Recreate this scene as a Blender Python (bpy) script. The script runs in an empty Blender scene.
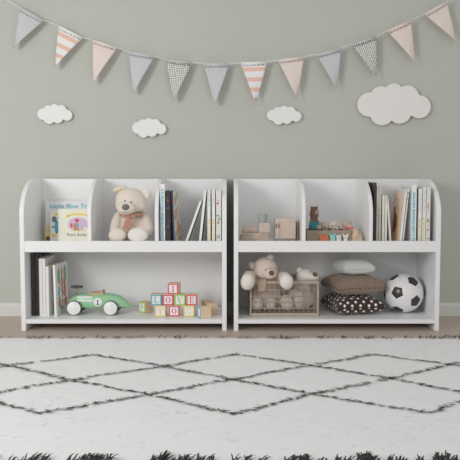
import bpy, bmesh, math, random
from mathutils import Vector, Matrix, Euler
random.seed(7)
PI = math.pi
S = bpy.context.scene
C = S.collection

# ------------------------------------------------------------------ camera numbers
D, H, F = 3.539, 0.744, 735.0
PITCH = math.atan(52.0 / F)
CP, SP = math.cos(PITCH), math.sin(PITCH)
def at(px, py, Y):
    """point of the plane y=Y seen at a pixel of the photograph"""
    dx, dy = (px - 230) / F, (py - 230) / F
    d = Vector((dx, CP - dy * SP, -SP - dy * CP))
    t = (Y + D) / d.y
    return Vector((0, -D, H)) + d * t
def on_plane(px, py, z):
    dx, dy = (px - 230) / F, (py - 230) / F
    d = Vector((dx, CP - dy * SP, -SP - dy * CP))
    t = (z - H) / d.z
    return Vector((0, -D, H)) + d * t
def sc(Y): return (D + Y) / F          # metres per pixel at depth Y

# ------------------------------------------------------------------ materials
ALB = 1.18         # paint and cloth are a little lighter than they photograph
def lin(c):
    r = []
    for v in c[:3]:
        v /= 255.0
        r.append(min(.9, ALB * (v / 12.92 if v <= .04045 else ((v + .055) / 1.055) ** 2.4)))
    return (*r, 1)
MC = {}
def mat(name, col, rough=.6, bump=0, scale=200, var=0, metal=0, sheen=0, spec=None, coat=0):
    if name in MC: return MC[name]
    m = bpy.data.materials.new(name); m.use_nodes = True
    nt = m.node_tree; b = nt.nodes['Principled BSDF']
    b.inputs['Base Color'].default_value = lin(col)
    b.inputs['Roughness'].default_value = rough
    b.inputs['Metallic'].default_value = metal
    if spec is not None: b.inputs['Specular IOR Level'].default_value = spec
    if sheen: b.inputs['Sheen Weight'].default_value = sheen
    if coat: b.inputs['Coat Weight'].default_value = coat
    if bump or var:
        tc = nt.nodes.new('ShaderNodeTexCoord')
        n = nt.nodes.new('ShaderNodeTexNoise'); n.inputs['Scale'].default_value = scale; n.inputs['Detail'].default_value = 3
        nt.links.new(tc.outputs['Object'], n.inputs['Vector'])
        if bump:
            bp = nt.nodes.new('ShaderNodeBump'); bp.inputs['Strength'].default_value = bump; bp.inputs['Distance'].default_value = .002
            nt.links.new(n.outputs['Fac'], bp.inputs['Height']); nt.links.new(bp.outputs['Normal'], b.inputs['Normal'])
        if var:
            mx = nt.nodes.new('ShaderNodeMix'); mx.data_type = 'RGBA'
            mx.inputs['A'].default_value = lin([max(0, v * (1 - var)) for v in col]); mx.inputs['B'].default_value = lin([min(255, v * (1 + var)) for v in col])
            nt.links.new(n.outputs['Fac'], mx.inputs['Factor']); nt.links.new(mx.outputs['Result'], b.inputs['Base Color'])
    MC[name] = m
    return m
def nodes(name, rough=.8):
    m = bpy.data.materials.new(name); m.use_nodes = True; MC[name] = m
    nt = m.node_tree; b = nt.nodes['Principled BSDF']; b.inputs['Roughness'].default_value = rough
    N = lambda t, **k: _n(nt, t, k)
    return m, nt, b, N
def _n(nt, t, k):
    n = nt.nodes.new(t)
    for a, v in k.items(): setattr(n, a, v)
    return n
def ramp(nt, fac, stops, interp='CONSTANT'):
    r = nt.nodes.new('ShaderNodeValToRGB'); r.color_ramp.interpolation = interp
    e = r.color_ramp.elements
    while len(e) < len(stops): e.new(.5)
    for i, (p, c) in enumerate(stops): e[i].position = p; e[i].color = lin(c)
    nt.links.new(fac, r.inputs['Fac']); return r
def wood(name, a, b_, scale=18, axis='X'):
    m, nt, b, N = nodes(name, .55)
    tc = N('ShaderNodeTexCoord'); mp = N('ShaderNodeMapping')
    mp.inputs['Scale'].default_value = {'X': (1, 9, 9), 'Y': (9, 1, 9), 'Z': (9, 9, 1)}[axis]
    nt.links.new(tc.outputs['Object'], mp.inputs['Vector'])
    n = N('ShaderNodeTexNoise'); n.inputs['Scale'].default_value = scale; n.inputs['Detail'].default_value = 5
    nt.links.new(mp.outputs['Vector'], n.inputs['Vector'])
    r = ramp(nt, n.outputs['Fac'], [(.3, a), (.7, b_)], 'LINEAR'); nt.links.new(r.outputs['Color'], b.inputs['Base Color'])
    return m

# ------------------------------------------------------------------ mesh builder
LOCAL = set()      # things whose parts are drawn in their own coordinates
class MB:
    def __init__(s): s.v = []; s.f = []; s.mi = []; s.m = 0; s.sm = []; s.uv = None
    def add(s, vs, fs, smooth=False):
        o = len(s.v); s.v += [tuple(p) for p in vs]
        for f in fs: s.f.append([i + o for i in f]); s.mi.append(s.m); s.sm.append(smooth)
        return s
    def box(s, lo, hi, M=None):
        x0, y0, z0 = lo; x1, y1, z1 = hi
        vs = [Vector(p) for p in ((x0,y0,z0),(x1,y0,z0),(x1,y1,z0),(x0,y1,z0),(x0,y0,z1),(x1,y0,z1),(x1,y1,z1),(x0,y1,z1))]
        if M is not None: vs = [M @ p for p in vs]
        return s.add(vs, [(0,3,2,1),(4,5,6,7),(0,1,5,4),(1,2,6,5),(2,3,7,6),(3,0,4,7)])
    def cbox(s, c, size, rot=(0,0,0)):
        M = Matrix.Translation(c) @ Euler(rot).to_matrix().to_4x4()
        h = [v / 2 for v in size]
        return s.box([-v for v in h], h, M)
    def ell(s, c, r, rot=(0,0,0), n=20, k=12):
        if not hasattr(r, '__len__'): r = (r, r, r)
        R = Euler(rot).to_matrix(); c = Vector(c)
        vs = [c + R @ Vector((0, 0, -r[2]))]
        for j in range(1, k):
            t = -PI/2 + PI * j / k
            for i in range(n):
                a = 2 * PI * i / n
                vs.append(c + R @ Vector((r[0]*math.cos(t)*math.cos(a), r[1]*math.cos(t)*math.sin(a), r[2]*math.sin(t))))
        vs.append(c + R @ Vector((0, 0, r[2])))
        fs = [(0, 1+(i+1)%n, 1+i) for i in range(n)]
        for j in range(k-2):
            for i in range(n):
                a = 1+j*n+i; b = 1+j*n+(i+1)%n
                fs.append((a, b, b+n, a+n))
        l = len(vs)-1
        fs += [(1+(k-2)*n+i, 1+(k-2)*n+(i+1)%n, l) for i in range(n)]
        return s.add(vs, fs, True)
    def tube(s, pts, r, n=8, cap=True, smooth=True):
        pts = [Vector(p) for p in pts]; L = len(pts)
        rr = r if hasattr(r, '__len__') else [r]*L
        vs = []; up = None
        for i, p in enumerate(pts):
            t = (pts[min(i+1, L-1)] - pts[max(i-1, 0)]).normalized()
            if up is None:
                up = Vector((0,0,1)) if abs(t.z) < .9 else Vector((1,0,0))
            a = t.cross(up).normalized(); b = a.cross(t).normalized(); up = b
            for k in range(n):
                an = 2*PI*k/n
                vs.append(p + (a*math.cos(an) + b*math.sin(an))*rr[i])
        fs = [(i*n+k, i*n+(k+1)%n, (i+1)*n+(k+1)%n, (i+1)*n+k) for i in range(L-1) for k in range(n)]
        if cap: fs += [tuple(range(n))[::-1], tuple(range((L-1)*n, L*n))]
        return s.add(vs, fs, smooth)
    def lathe(s, prof, c, axis='Z', n=32, M=None):
        """prof: (radius, height) pairs"""
        c = Vector(c); vs = []; fs = []
        for (r, h) in prof:
            for k in range(n):
                a = 2*PI*k/n; u, w = r*math.cos(a), r*math.sin(a)
                p = {'Z': (u, w, h), 'Y': (u, h, w), 'X': (h, u, w)}[axis]
                p = Vector(p)
                if M is not None: p = M @ p
                vs.append(c + p)
        for i in range(len(prof)-1):
            for k in range(n):
                fs.append((i*n+k, i*n+(k+1)%n, (i+1)*n+(k+1)%n, (i+1)*n+k))
        fs += [tuple(range(n))[::-1], tuple(range((len(prof)-1)*n, len(prof)*n))]
        return s.add(vs, fs, True)
    def prism(s, poly, thick, fn):
        """poly in 2D, fn(u,v,w) -> 3D; extruded from w=0 to w=thick"""
        n = len(poly)
        vs = [fn(u, v, 0) for u, v in poly] + [fn(u, v, thick) for u, v in poly]
        fs = [tuple(range(n))[::-1], tuple(range(n, 2*n))] + [(i, (i+1)%n, n+(i+1)%n, n+i) for i in range(n)]
        return s.add(vs, fs)
    def ring(s, c, R, r, M=None, n=28, k=8, arc=(0, 2*PI)):
        c = Vector(c); full = abs(arc[1]-arc[0]-2*PI) < 1e-6
        vs = []; cnt = n if full else n+1
        for i in range(cnt):
            a = arc[0]+(arc[1]-arc[0])*i/n
            for j in range(k):
                b = 2*PI*j/k
                p = Vector(((R+r*math.cos(b))*math.cos(a), (R+r*math.cos(b))*math.sin(a), r*math.sin(b)))
                if M is not None: p = M @ p
                vs.append(c+p)
        fs = []
        for i in range(n if full else n):
            i2 = (i+1) % cnt
            for j in range(k): fs.append((i*k+j, i2*k+j, i2*k+(j+1)%k, i*k+(j+1)%k))
        return s.add(vs, fs, True)
    def build(s, name, mats, parent=None, bevel=0, segs=2, remesh=0, smooth=0, recalc=True):
        me = bpy.data.meshes.new(name)
        off = Vector((0,0,0)); p = parent
        while p is not None:
            if p.name in LOCAL: off = Vector((0,0,0)); break
            off += p.location; p = p.parent
        me.from_pydata([Vector(v) - off for v in s.v], [], s.f)
        if not isinstance(mats, (list, tuple)): mats = [mats]
        for m in mats: me.materials.append(m)
        me.polygons.foreach_set('material_index', s.mi); me.polygons.foreach_set('use_smooth', s.sm)
        if s.uv:
            ul = me.uv_layers.new(name='UVMap')
            for lp in me.loops: ul.data[lp.index].uv = s.uv[lp.vertex_index]
        me.update()
        if recalc:
            bm = bmesh.new(); bm.from_mesh(me); bmesh.ops.recalc_face_normals(bm, faces=bm.faces); bm.to_mesh(me); bm.free()
        o = bpy.data.objects.new(name, me); C.objects.link(o)
        if bevel:
            md = o.modifiers.new('b', 'BEVEL'); md.width = bevel; md.segments = segs; md.limit_method = 'ANGLE'
            md.harden_normals = False
        if remesh:
            md = o.modifiers.new('r', 'REMESH'); md.mode = 'VOXEL'; md.voxel_size = remesh; md.use_smooth_shade = True
            if smooth:
                md = o.modifiers.new('s', 'SMOOTH'); md.factor = .5; md.iterations = smooth
        if bevel or remesh:
            bpy.context.view_layer.update()
            dg = bpy.context.evaluated_depsgraph_get()
            nm = bpy.data.meshes.new_from_object(o.evaluated_get(dg)); o.modifiers.clear(); o.data = nm; nm.name = name
        if parent is not None: o.parent = parent
        return o
def tag(o, label=None, cat=None, group=None, kind=None):
    if label: o['label'] = label
    if cat: o['category'] = cat
    if group: o['group'] = group
    if kind: o['kind'] = kind
    return o
def thing(name, label, cat, loc=(0,0,0), group=None):
    o = bpy.data.objects.new(name, None); C.objects.link(o); o.location = loc; o.empty_display_size = .05
    return tag(o, label, cat, group)
def text_mb(txt, size, fn, mb, align='CENTER', sx=1, thick=.0004):
    """adds text to a builder; fn(u,v,w)->3D"""
    cu = bpy.data.curves.new('t', 'FONT'); cu.body = txt; cu.size = size; cu.align_x = align; cu.align_y = 'CENTER'; cu.offset = size*.012
    o = bpy.data.objects.new('t', cu); C.objects.link(o); bpy.context.view_layer.update()
    me = bpy.data.meshes.new_from_object(o.evaluated_get(bpy.context.evaluated_depsgraph_get()))
    mb.add([fn(v.co.x*sx, v.co.y, thick) for v in me.vertices], [tuple(p.vertices) for p in me.polygons])
    bpy.data.objects.remove(o); bpy.data.curves.remove(cu); bpy.data.meshes.remove(me)
def oval(cx, cy, rx, ry, n=24, a0=0, wob=0, rnd=None):
    out = []
    for i in range(n):
        a = 2*PI*i/n; k = 1 + (wob*(rnd.random()-.5) if rnd else 0)
        x, y = rx*k*math.cos(a), ry*k*math.sin(a)
        out.append((cx + x*math.cos(a0) - y*math.sin(a0), cy + x*math.sin(a0) + y*math.cos(a0)))
    return out
def rect(x0, y0, x1, y1): return [(x0,y0),(x1,y0),(x1,y1),(x0,y1)]

# ------------------------------------------------------------------ the setting
YW = .398
m, nt, b, N = nodes('wall_paint', .9)
tc = N('ShaderNodeTexCoord'); n1 = N('ShaderNodeTexNoise'); n1.inputs['Scale'].default_value = 1.3; n1.inputs['Detail'].default_value = 3
nt.links.new(tc.outputs['Object'], n1.inputs['Vector'])
r = ramp(nt, n1.outputs['Fac'], [(.3, (181,184,176)), (.7, (184,187,179))], 'LINEAR'); nt.links.new(r.outputs['Color'], b.inputs['Base Color'])
n2 = N('ShaderNodeTexNoise'); n2.inputs['Scale'].default_value = 160; nt.links.new(tc.outputs['Object'], n2.inputs['Vector'])
bp = N('ShaderNodeBump'); bp.inputs['Strength'].default_value = .06; bp.inputs['Distance'].default_value = .002
nt.links.new(n2.outputs['Fac'], bp.inputs['Height']); nt.links.new(bp.outputs['Normal'], b.inputs['Normal'])
MB().box((-3.2, YW, 0), (3.2, YW+.1, 2.6)).build('wall_back', m)['kind'] = 'structure'
# vinyl plank floor
m, nt, b, N = nodes('floor_planks', .5)
tc = N('ShaderNodeTexCoord'); br = N('ShaderNodeTexBrick'); br.inputs['Scale'].default_value = 1
br.inputs['Brick Width'].default_value = 1.4; br.inputs['Row Height'].default_value = .19; br.inputs['Mortar Size'].default_value = .0012
br.inputs['Color1'].default_value = lin((190,176,164)); br.inputs['Color2'].default_value = lin((183,169,157)); br.inputs['Mortar'].default_value = lin((142,128,116))
nt.links.new(tc.outputs['Object'], br.inputs['Vector'])
mp = N('ShaderNodeMapping'); mp.inputs['Scale'].default_value = (1, 14, 1); nt.links.new(tc.outputs['Object'], mp.inputs['Vector'])
n1 = N('ShaderNodeTexNoise'); n1.inputs['Scale'].default_value = 5; n1.inputs['Detail'].default_value = 6; nt.links.new(mp.outputs['Vector'], n1.inputs['Vector'])
mx = N('ShaderNodeMix', data_type='RGBA', blend_type='MULTIPLY'); mx.inputs['Factor'].default_value = .25
nt.links.new(br.outputs['Color'], mx.inputs['A']); r = ramp(nt, n1.outputs['Fac'], [(.3, (190,180,172)), (.7, (255,255,255))], 'LINEAR')
nt.links.new(r.outputs['Color'], mx.inputs['B']); nt.links.new(mx.outputs['Result'], b.inputs['Base Color'])
MB().box((-3.2, -4.2, -.1), (3.2, YW+.1, 0)).build('floor', m)['kind'] = 'structure'
white_trim = mat('trim_white', (208,209,205), .45)
bb = MB(); prof = [(0,0),(-.014,0),(-.014,.058),(-.010,.066),(-.004,.071),(0,.072)]
bb.add([(-3.2, YW+y, z) for y, z in prof] + [(3.2, YW+y, z) for y, z in prof], [(i, (i+1)%6, 6+(i+1)%6, 6+i) for i in range(6)] + [tuple(range(6)), tuple(range(6,12))])
bb.build('baseboard_back', white_trim)['kind'] = 'structure'

# ------------------------------------------------------------------ bookcases
lam = mat('white_laminate', (230,230,230), .42)
DEP, TOPZ, T = .375, .740, .022
def side_profile():
    pts = [(DEP, 0), (0, 0)]
    a, bb_ = .25, .18
    for i in range(17):
        th = PI/2 * i/16
        pts.append((a - a*math.cos(th), TOPZ - bb_ + bb_*math.sin(th)))
    pts.append((DEP, TOPZ))
    return pts
def bookcase(label, x0):
    root = thing('bookcase', label, 'bookcase', (x0, 0, 0), 'low white bookcases against the wall')
    def panel(xa, xb, name, zmin=0, y0=0):
        pr = [(max(y, y0), max(z, zmin)) for y, z in side_profile()]
        if y0:
            top = [p for p in side_profile() if p[1] > .4405 and p[0] < .3625]
            pr = [(.3628, .4003), (.0182, .4003), (.0182, .4403), (.0005, .4403)] + [(max(a_, .0005), b_) for a_, b_ in top] + [(.3628, TOPZ)]
        MB().prism(pr, xb-xa, lambda u, v, w: (x0+xa+w, u, v)).build(name, lam, root, bevel=.0018)
    panel(0, T, 'side_panel'); panel(1-T, 1, 'side_panel')
    panel(.3287, .3467, 'divider', .4005, .0005); panel(.6533, .6713, 'divider', .4005, .0005)
    MB().box((x0+T, .363, .037), (x0+1-T, DEP, TOPZ-.001)).build('back_panel', lam, root, bevel=.001)
    MB().box((x0+T, .018, .386), (x0+1-T, .363, .400)).build('shelf_board', lam, root, bevel=.001)
    MB().box((x0+T, .0005, .386), (x0+.99999-T, .018, .440)).build('front_rail', lam, root, bevel=.0015)
    MB().box((x0+T, .0005, .036), (x0+1-T, .363, .0567)).build('bottom_shelf', lam, root, bevel=.0015)
    return root
XL, XR = -1.0165, .0185
bookcase('left white bookcase with curved sides, holding the green toy car', XL)
bookcase('right white bookcase with curved sides, holding the soccer ball', XR)
ZU, ZL = .4003, .0569      # standing heights

# ------------------------------------------------------------------ clouds on the wall
CL = [(105,368,42),(145,343,38),(190,329,34),(238,342,40),(280,376,40),(212,393,41),(150,398,42)]
def cloud(label, x0, x1, y0, y1, mt):
    cx, cy = (x0+x1)/2, (y0+y1)/2
    c = at(cx, cy, YW-.02); k = (x1-x0)/258.0*sc(YW-.02); kz = (y1-y0)/148.0*sc(YW-.02)
    root = thing('cloud_decoration', label, 'wall decoration', c, 'white cloud cutouts on the wall')
    # outline = hull of circles by ray marching
    poly = []
    for i in range(160):
        a = 2*PI*i/160; dx, dy = math.cos(a), math.sin(a); best = 0
        for (px, py, rr) in CL:
            qx, qy = px-191, py-366
            bq = qx*dx + qy*dy; disc = bq*bq - (qx*qx+qy*qy-rr*rr)
            if disc >= 0: best = max(best, bq + math.sqrt(disc))
        poly.append((dx*best, dy*best))
    z0 = c.z
    MB().prism([(u*k, -v*kz) for u, v in poly], .012, lambda u, v, w: (c.x+u, YW-.022+w, z0+v)).build('cloud_board', mt, root, bevel=.0015)
    MB().box((c.x-.012, YW-.010, z0-.012), (c.x+.012, YW-.0001, z0+.012)).build('mounting_pad', mt, root)
cw = mat('cloud_white', (226,226,224), .6); cg = mat('cloud_grey', (224,221,218), .6)
cloud('small white cloud cutout above the picture books, leftmost on the wall', 37.3, 72, 103.8, 123.8, cw)
cloud('small white cloud cutout above the seated plush bear', 132, 166, 117.8, 137.5, cw)
cloud('small white cloud cutout above the wooden wagon of the right bookcase', 267, 301.3, 105.5, 124.6, cw)
cloud('large white cloud cutout high on the right of the wall', 357.5, 430.4, 83, 125, cg)

# ------------------------------------------------------------------ bunting
def flag_mat(name, kind):
    m, nt, b, N = nodes(name, .9)
    tc = N('ShaderNodeTexCoord'); sx = N('ShaderNodeSeparateXYZ'); nt.links.new(tc.outputs['Object'], sx.inputs[0])
    n = N('ShaderNodeTexNoise'); n.inputs['Scale'].default_value = 260; n.inputs['Detail'].default_value = 2
    nt.links.new(tc.outputs['Object'], n.inputs['Vector'])
    if kind == 'stripe':
        ma = N('ShaderNodeMath', operation='MULTIPLY_ADD'); ma.inputs[1].default_value = 19; ma.inputs[2].default_value = 20.35
        nt.links.new(sx.outputs['Z'], ma.inputs[0]); n3 = N('ShaderNodeTexNoise'); n3.inputs['Scale'].default_value = 70; nt.links.new(tc.outputs['Object'], n3.inputs['Vector'])
        ad = N('ShaderNodeMath', operation='MULTIPLY_ADD'); ad.inputs[1].default_value = .14; nt.links.new(n3.outputs['Fac'], ad.inputs[0]); nt.links.new(ma.outputs[0], ad.inputs[2])
        fr = N('ShaderNodeMath', operation='FRACT'); nt.links.new(ad.outputs[0], fr.inputs[0])
        r = ramp(nt, fr.outputs[0], [(0, (236,234,232)), (.52, (228,196,174)), (.58, (224,184,172)), (.90, (228,202,182)), (.96, (236,234,232))])
    elif kind == 'pattern':
        cb = N('ShaderNodeCombineXYZ'); nt.links.new(sx.outputs['X'], cb.inputs['X']); nt.links.new(sx.outputs['Z'], cb.inputs['Y'])
        v = N('ShaderNodeTexVoronoi'); v.voronoi_dimensions = '2D'; v.inputs['Scale'].default_value = 105; v.inputs['Randomness'].default_value = .2; nt.links.new(cb.outputs[0], v.inputs['Vector'])
        r = ramp(nt, v.outputs['Distance'], [(0, (132,134,130)), (.36, (218,219,214))])
    elif kind == 'pink':
        r = ramp(nt, n.outputs['Fac'], [(.35, (214,198,188)), (.65, (228,217,210))], 'LINEAR')
    else:
        r = ramp(nt, n.outputs['Fac'], [(.35, (184,187,189)), (.65, (200,203,204))], 'LINEAR')
    nt.links.new(r.outputs['Color'], b.inputs['Base Color'])
    bp = N('ShaderNodeBump'); bp.inputs['Strength'].default_value = .35; bp.inputs['Distance'].default_value = .001
    nt.links.new(n.outputs['Fac'], bp.inputs['Height']); nt.links.new(bp.outputs['Normal'], b.inputs['Normal'])
    return m
FM = {k: flag_mat('flag_'+k, k) for k in ('stripe', 'pattern', 'pink', 'grey')}
stitch = mat('stitch_thread', (88,86,88), .9)
YF = YW - .048
flags = [
 ((20.3,7.9),(42.9,19.8),(13.6,47.5),'grey','plain grey pennant, leftmost on the bunting'),
 ((59.3,26),(81.9,37.3),(55,67),'stripe','salmon striped pennant on the left of the bunting'),
 ((93.2,40.1),(116.7,47.5),(93.2,82.5),'pink','pale pink pennant between a striped and a plain grey one'),
 ((129.2,51.7),(153.8,56.2),(133.2,92.9),'grey','plain grey pennant between a pink and a grey patterned one'),
 ((166.5,59.6),(191.4,62.4),(173.6,100.3),'pattern','grey patterned pennant between two plain grey ones'),
 ((204.1,63.8),(228.7,63.8),(214.6,103.9),'grey','plain grey pennant between the patterned and the middle striped one'),
 ((241.3,62.9),(266.7,61.8),(256,103.6),'stripe','salmon striped pennant at the lowest point of the bunting'),
 ((278.9,60.1),(304,56.7),(297.2,98.5),'pink','pale pink pennant hanging just above a small cloud'),
 ((317,54.5),(340.7,48.2),(336.8,89.2),'grey','plain grey pennant right of the middle, beside a patterned one'),
 ((352.7,43.8),(376.2,36.2),(376.7,77.7),'pattern','grey patterned pennant directly above the large cloud'),
 ((388,30.5),(410.6,20.3),(415.4,62.7),'pink','pale pink pennant, second from the right end'),
 ((425.3,13.6),(446.8,1.4),(457.2,41.8),'pink','pale pink pennant, rightmost on the bunting')]
spts = [at(-60, -36, YF), at(-25, -16, YF), at(9.9, 1.5, YF)]
for i, (tl, tr, tip, kind, label) in enumerate(flags):
    A, B, P = at(*tl, YF), at(*tr, YF), at(*tip, YF)
    mid = (A+B)/2; ex = (B-A).normalized(); w = (B-A).length
    ang = math.atan2(ex.z, ex.x); ez = Vector((-ex.z, 0, ex.x))
    tp = Vector(((P-mid).dot(ex), 0, (P-mid).dot(ez)))
    L = -tp.z
    root = thing('bunting_pennant', label, 'pennant', mid, 'cloth pennants of the bunting')
    # cloth: a slightly curled tapering double layer, hanging from the sleeve
    nx, nz = 10, 22; curl = random.uniform(.010, .016); side = 1 if tip[0] < mid.x*0+ (tl[0]+tr[0])/2 else -1
    vs = []; back = []
    z_top = -.014
    for j in range(nz+1):
        t = j/nz; z = z_top + (tp.z - z_top)*t
        cx = tp.x*t**1.5; hw = w/2*.97*(1-t)**.97 + .0012
        for i2 in range(nx+1):
            u = -1 + 2*i2/nx
            y = -curl*math.sin(PI*t*.9)*(.6+.4*math.cos(u*1.4)) - .006*u*side*t*2 + .004
            vs.append(Vector((cx + u*hw, y, z))); 
    th = .0016
    n0 = len(vs)
    allv = [v + Vector((0, -th/2, 0)) for v in vs] + [v + Vector((0, th/2, 0)) for v in vs]
    fs = []
    W = nx+1
    for j in range(nz):
        for i2 in range(nx):
            a = j*W+i2; fs += [(a, a+1, a+1+W, a+W), (n0+a, n0+a+W, n0+a+1+W, n0+a+1)]
    for j in range(nz):
        a = j*W; fs.append((a, a+W, n0+a+W, n0+a)); a += nx; fs.append((a, n0+a, n0+a+W, a+W))
    for i2 in range(nx):
        a = i2; fs.append((a, n0+a, n0+a+1, a+1)); a += nz*W; fs.append((a, a+1, n0+a+1, n0+a))
    root.location = (0,0,0)
    MB().add(allv, fs, True).build('pennant_cloth', FM[kind], root)
    sl = MB()
    prof = [(.0045, .0028), (.0035, .0048), (.0, .0058), (-.004, .0046), (-.009, .0030), (-.015, .0018)]
    vsl = []
    for xx in (-w/2-.001, w/2+.001):
        for z, y in prof: vsl.append((xx, -y, z-.002))
        for z, y in reversed(prof): vsl.append((xx, y, z-.002))
    nn = 12
    sl.add(vsl, [(k, (k+1)%nn, nn+(k+1)%nn, nn+k) for k in range(nn)] + [tuple(range(nn)), tuple(range(nn, 2*nn))], True)
    sl.build('pennant_sleeve', FM[kind], root)
    st = MB(); x = -w/2+.005; rr = random.Random(i)
    while x < w/2-.012:
        l = rr.uniform(.005, .014); st.cbox((x+l/2, -.0043, -.0135+rr.uniform(-.0006,.0006)), (l, .0014, .0020)); x += l + rr.uniform(.005, .013)
    st.build('stitching', stitch, root)
    root.location = mid; root.rotation_euler = (0, -ang, 0)
    spts += [A, B]
spts += [at(452, -2.5, YF), at(490, -24, YF), at(520, -44, YF)]
# string: smooth it and pass it through the sleeves
fine = []
for i in range(len(spts)-1):
    for k in range(4): fine.append(spts[i].lerp(spts[i+1], k/4))
fine.append(spts[-1])
tag(MB().tube(fine, .0024, 8).build('bunting_string', mat('string_white', (214,216,212), .9, .3, 500)), 'thin pale string sagging across the wall and carrying the pennants', 'string')
for x, nm in ((0, 'left'), (-1, 'right')):
    p = spts[x]
    tag(MB().tube([(p.x, YW-.0002, p.z), (p.x, YF-.006, p.z+.001)], .003, 8).build('wall_nail', mat('steel', (180,180,180), .3, metal=1)), 'small steel nail holding the %s end of the bunting string' % nm, 'nail')

# ------------------------------------------------------------------ books
page_m = mat('paper_pages', (228,222,210), .85)
def book(label, th, h, d, cov, group=None, name='book', pages=page_m):
    """stands with its spine to the front; local x thickness, y depth, z height"""
    root = thing(name, label, 'book', (0,0,0), group)
    LOCAL.add(root.name); c = min(.0022, th*.18); cv = MB()
    cv.box((0,0,0), (c,d,h)); cv.box((th-c,0,0), (th,d,h)); cv.box((c,0,0), (th-c,c,h))
    cv.build('book_cover', cov, root)
    MB().box((c+.00005, c+.00005, .003), (th-c-.00005, d-.004, h-.003)).build('book_pages', pages, root)
    return root
def put(root, bpx, tpx, th, h, Y0, base, lean=True):
    """bottom-left and top-left pixel of the spine -> place and lean"""
    xb = (bpx-230)*sc(Y0)*1.018 if base < .2 else (bpx-230)*sc(Y0)*1.008
    xt = (tpx-230)*sc(Y0)
    a = math.asin(max(-.9, min(.9, (xt-xb)/h))) if lean and bpx != tpx else 0
    root.location = (xb, Y0, base + (th*math.sin(a) if a > 0 else 0)); root.rotation_euler = (0, a, 0)
    return a
def spine_marks(root, th, z0, z1, mt, rr, wid=.5, gap=.35, name='spine_lettering'):
    """small upright title glyphs running along the spine"""
    mb = MB(); z = z0
    while z < z1:
        l = rr.uniform(.003, .007); w = th*wid*rr.uniform(.6, 1)
        mb.cbox((th/2 + rr.uniform(-.05,.05)*th, -.0002, z+l/2), (w, .0004, l*(1-gap*.5)))
        if rr.random() < .6: mb.cbox((th/2-w*.35, -.0002, z+l), (w*.3, .0004, l*.7))
        z += l + (.006 if rr.random() < .18 else .0018)
    mb.build(name, mt, root)
def face_r(th): return lambda u, v, w: (th + w, u, v)     # drawing on the cover facing +x; u = depth
def face_l(): return lambda u, v, w: (-w, u, v)
teal = mat('teal_print', (70,178,196), .6); yel = mat('yellow_print', (240,200,70), .6); org = mat('orange_print', (222,128,92), .6)
wcov = mat('book_white', (233,232,230), .5); gcov = mat('book_grey', (196,196,190), .6); dcov = mat('book_dark', (58,52,50), .6)
ncov = mat('book_navy', (40,46,92), .55); grey_ink = mat('grey_ink', (120,118,116), .7); grn = mat('green_print', (120,176,120), .6)
ccov = mat('book_cream', (238,228,208), .6); lil = mat('lilac_print', (206,180,208), .6); red = mat('red_print', (205,80,84), .6)
tan = mat('tan_print', (190,140,104), .6); brn = mat('brown_print', (120,84,66), .6); pkc = mat('book_blush', (232,208,192), .6)
blk = mat('black_print', (52,50,54), .7); olive = mat('shade_olive', (120,122,108), .6); slate = mat('book_slate', (105,106,106), .6)
def ztop(py, Y0): return at(230, py, Y0).z

def blotches(root, name, fn, u0, u1, v0, v1, mats, rr, n=12, smin=.004, smax=.014):
    mb = MB()
    for k in range(n):
        mb.m = k % len(mats); r1 = rr.uniform(smin, smax)
        u = rr.uniform(u0+r1, max(u0+r1, u1-r1)); v = rr.uniform(v0+r1, v1-r1)
        mb.prism(oval(u, v, min(r1, u1-u, u-u0), r1*rr.uniform(.6, 1.2), 12, 0, .5, rr), .0003+.00002*k, fn)
    mb.build(name, mats, root, recalc=True)

# --- left bookcase, left compartment: three picture books facing the room
def facing(label, cov, wid, hgt, th, leftpx, Y0, lean, base=ZU):
    root = book(label, th, hgt, wid, cov, 'picture books facing out')
    x = (leftpx-230)*sc(Y0)
    root.rotation_euler = Euler((-lean, 0, 0)).to_quaternion().to_euler()
    # local +x -> world -y : rotate -90 about z, then lean back about x
    M = Euler((-lean, 0, 0)).to_matrix() @ Euler((0, 0, -PI/2)).to_matrix()
    root.rotation_euler = M.to_euler(); root.location = (x, Y0+th, base + 0.0)
    return root
Y1 = .318; h1 = ztop(201.5, Y1)-ZU
r1 = facing('tall white picture book with teal title, rearmost of three facing out', wcov, .255, h1, .012, 44.9, Y1, .06)
mb = MB(); f = face_r(.012)
text_mb('Little Blue Tr', .032, lambda u, v, w: f(.121+u, h1-.026+v, w), mb, sx=1.14); mb.build('title_text', teal, r1)
mb = MB(); mb.prism(oval(.012, .045, .016, .055), .0003, f); mb.build('cover_picture', mat('yellow_soft', (236,214,150), .7), r1)
mb = MB(); mb.prism(rect(.002,.012,.022,.036), .0005, f); mb.build('cover_picture', brn, r1)
Y2 = .275; h2 = ztop(210.8, Y2)-ZU
r2 = facing('white picture book with a grey disc and teal shapes, middle of three facing out', wcov, .17, h2, .010, 49.6, Y2, .07)
f = face_r(.010); mb = MB()
mb.m = 0; mb.prism(oval(.021, h2-.045, .013, .016), .0003, f)
mb.m = 1; mb.prism(oval(.034, h2-.085, .012, .034), .0003, f); mb.prism(oval(.052, h2-.04, .014, .02), .0003, f)
mb.m = 2; mb.prism(oval(.018, h2-.13, .010, .011), .0004, f); mb.prism(oval(.03, h2-.018, .011, .006), .0004, f)
mb.m = 3; mb.prism(oval(.016, h2-.085, .008, .004), .0005, f); mb.prism(oval(.033, h2-.112, .006, .004), .0005, f)
mb.build('cover_picture', [grey_ink, teal, yel, slate], r2)
Y3 = .225; h3 = ztop(209.3, Y3)-ZU; w3 = .172
r3 = facing('cream picture book with a lilac oval, front of three facing out', ccov, w3, h3, .012, 57.6, Y3, .08)
f = face_r(.012); mb = MB()
cx = .102
mb.m = 0; mb.prism(oval(cx, h3-.078, .054, .036, 36), .0003, f)
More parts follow.
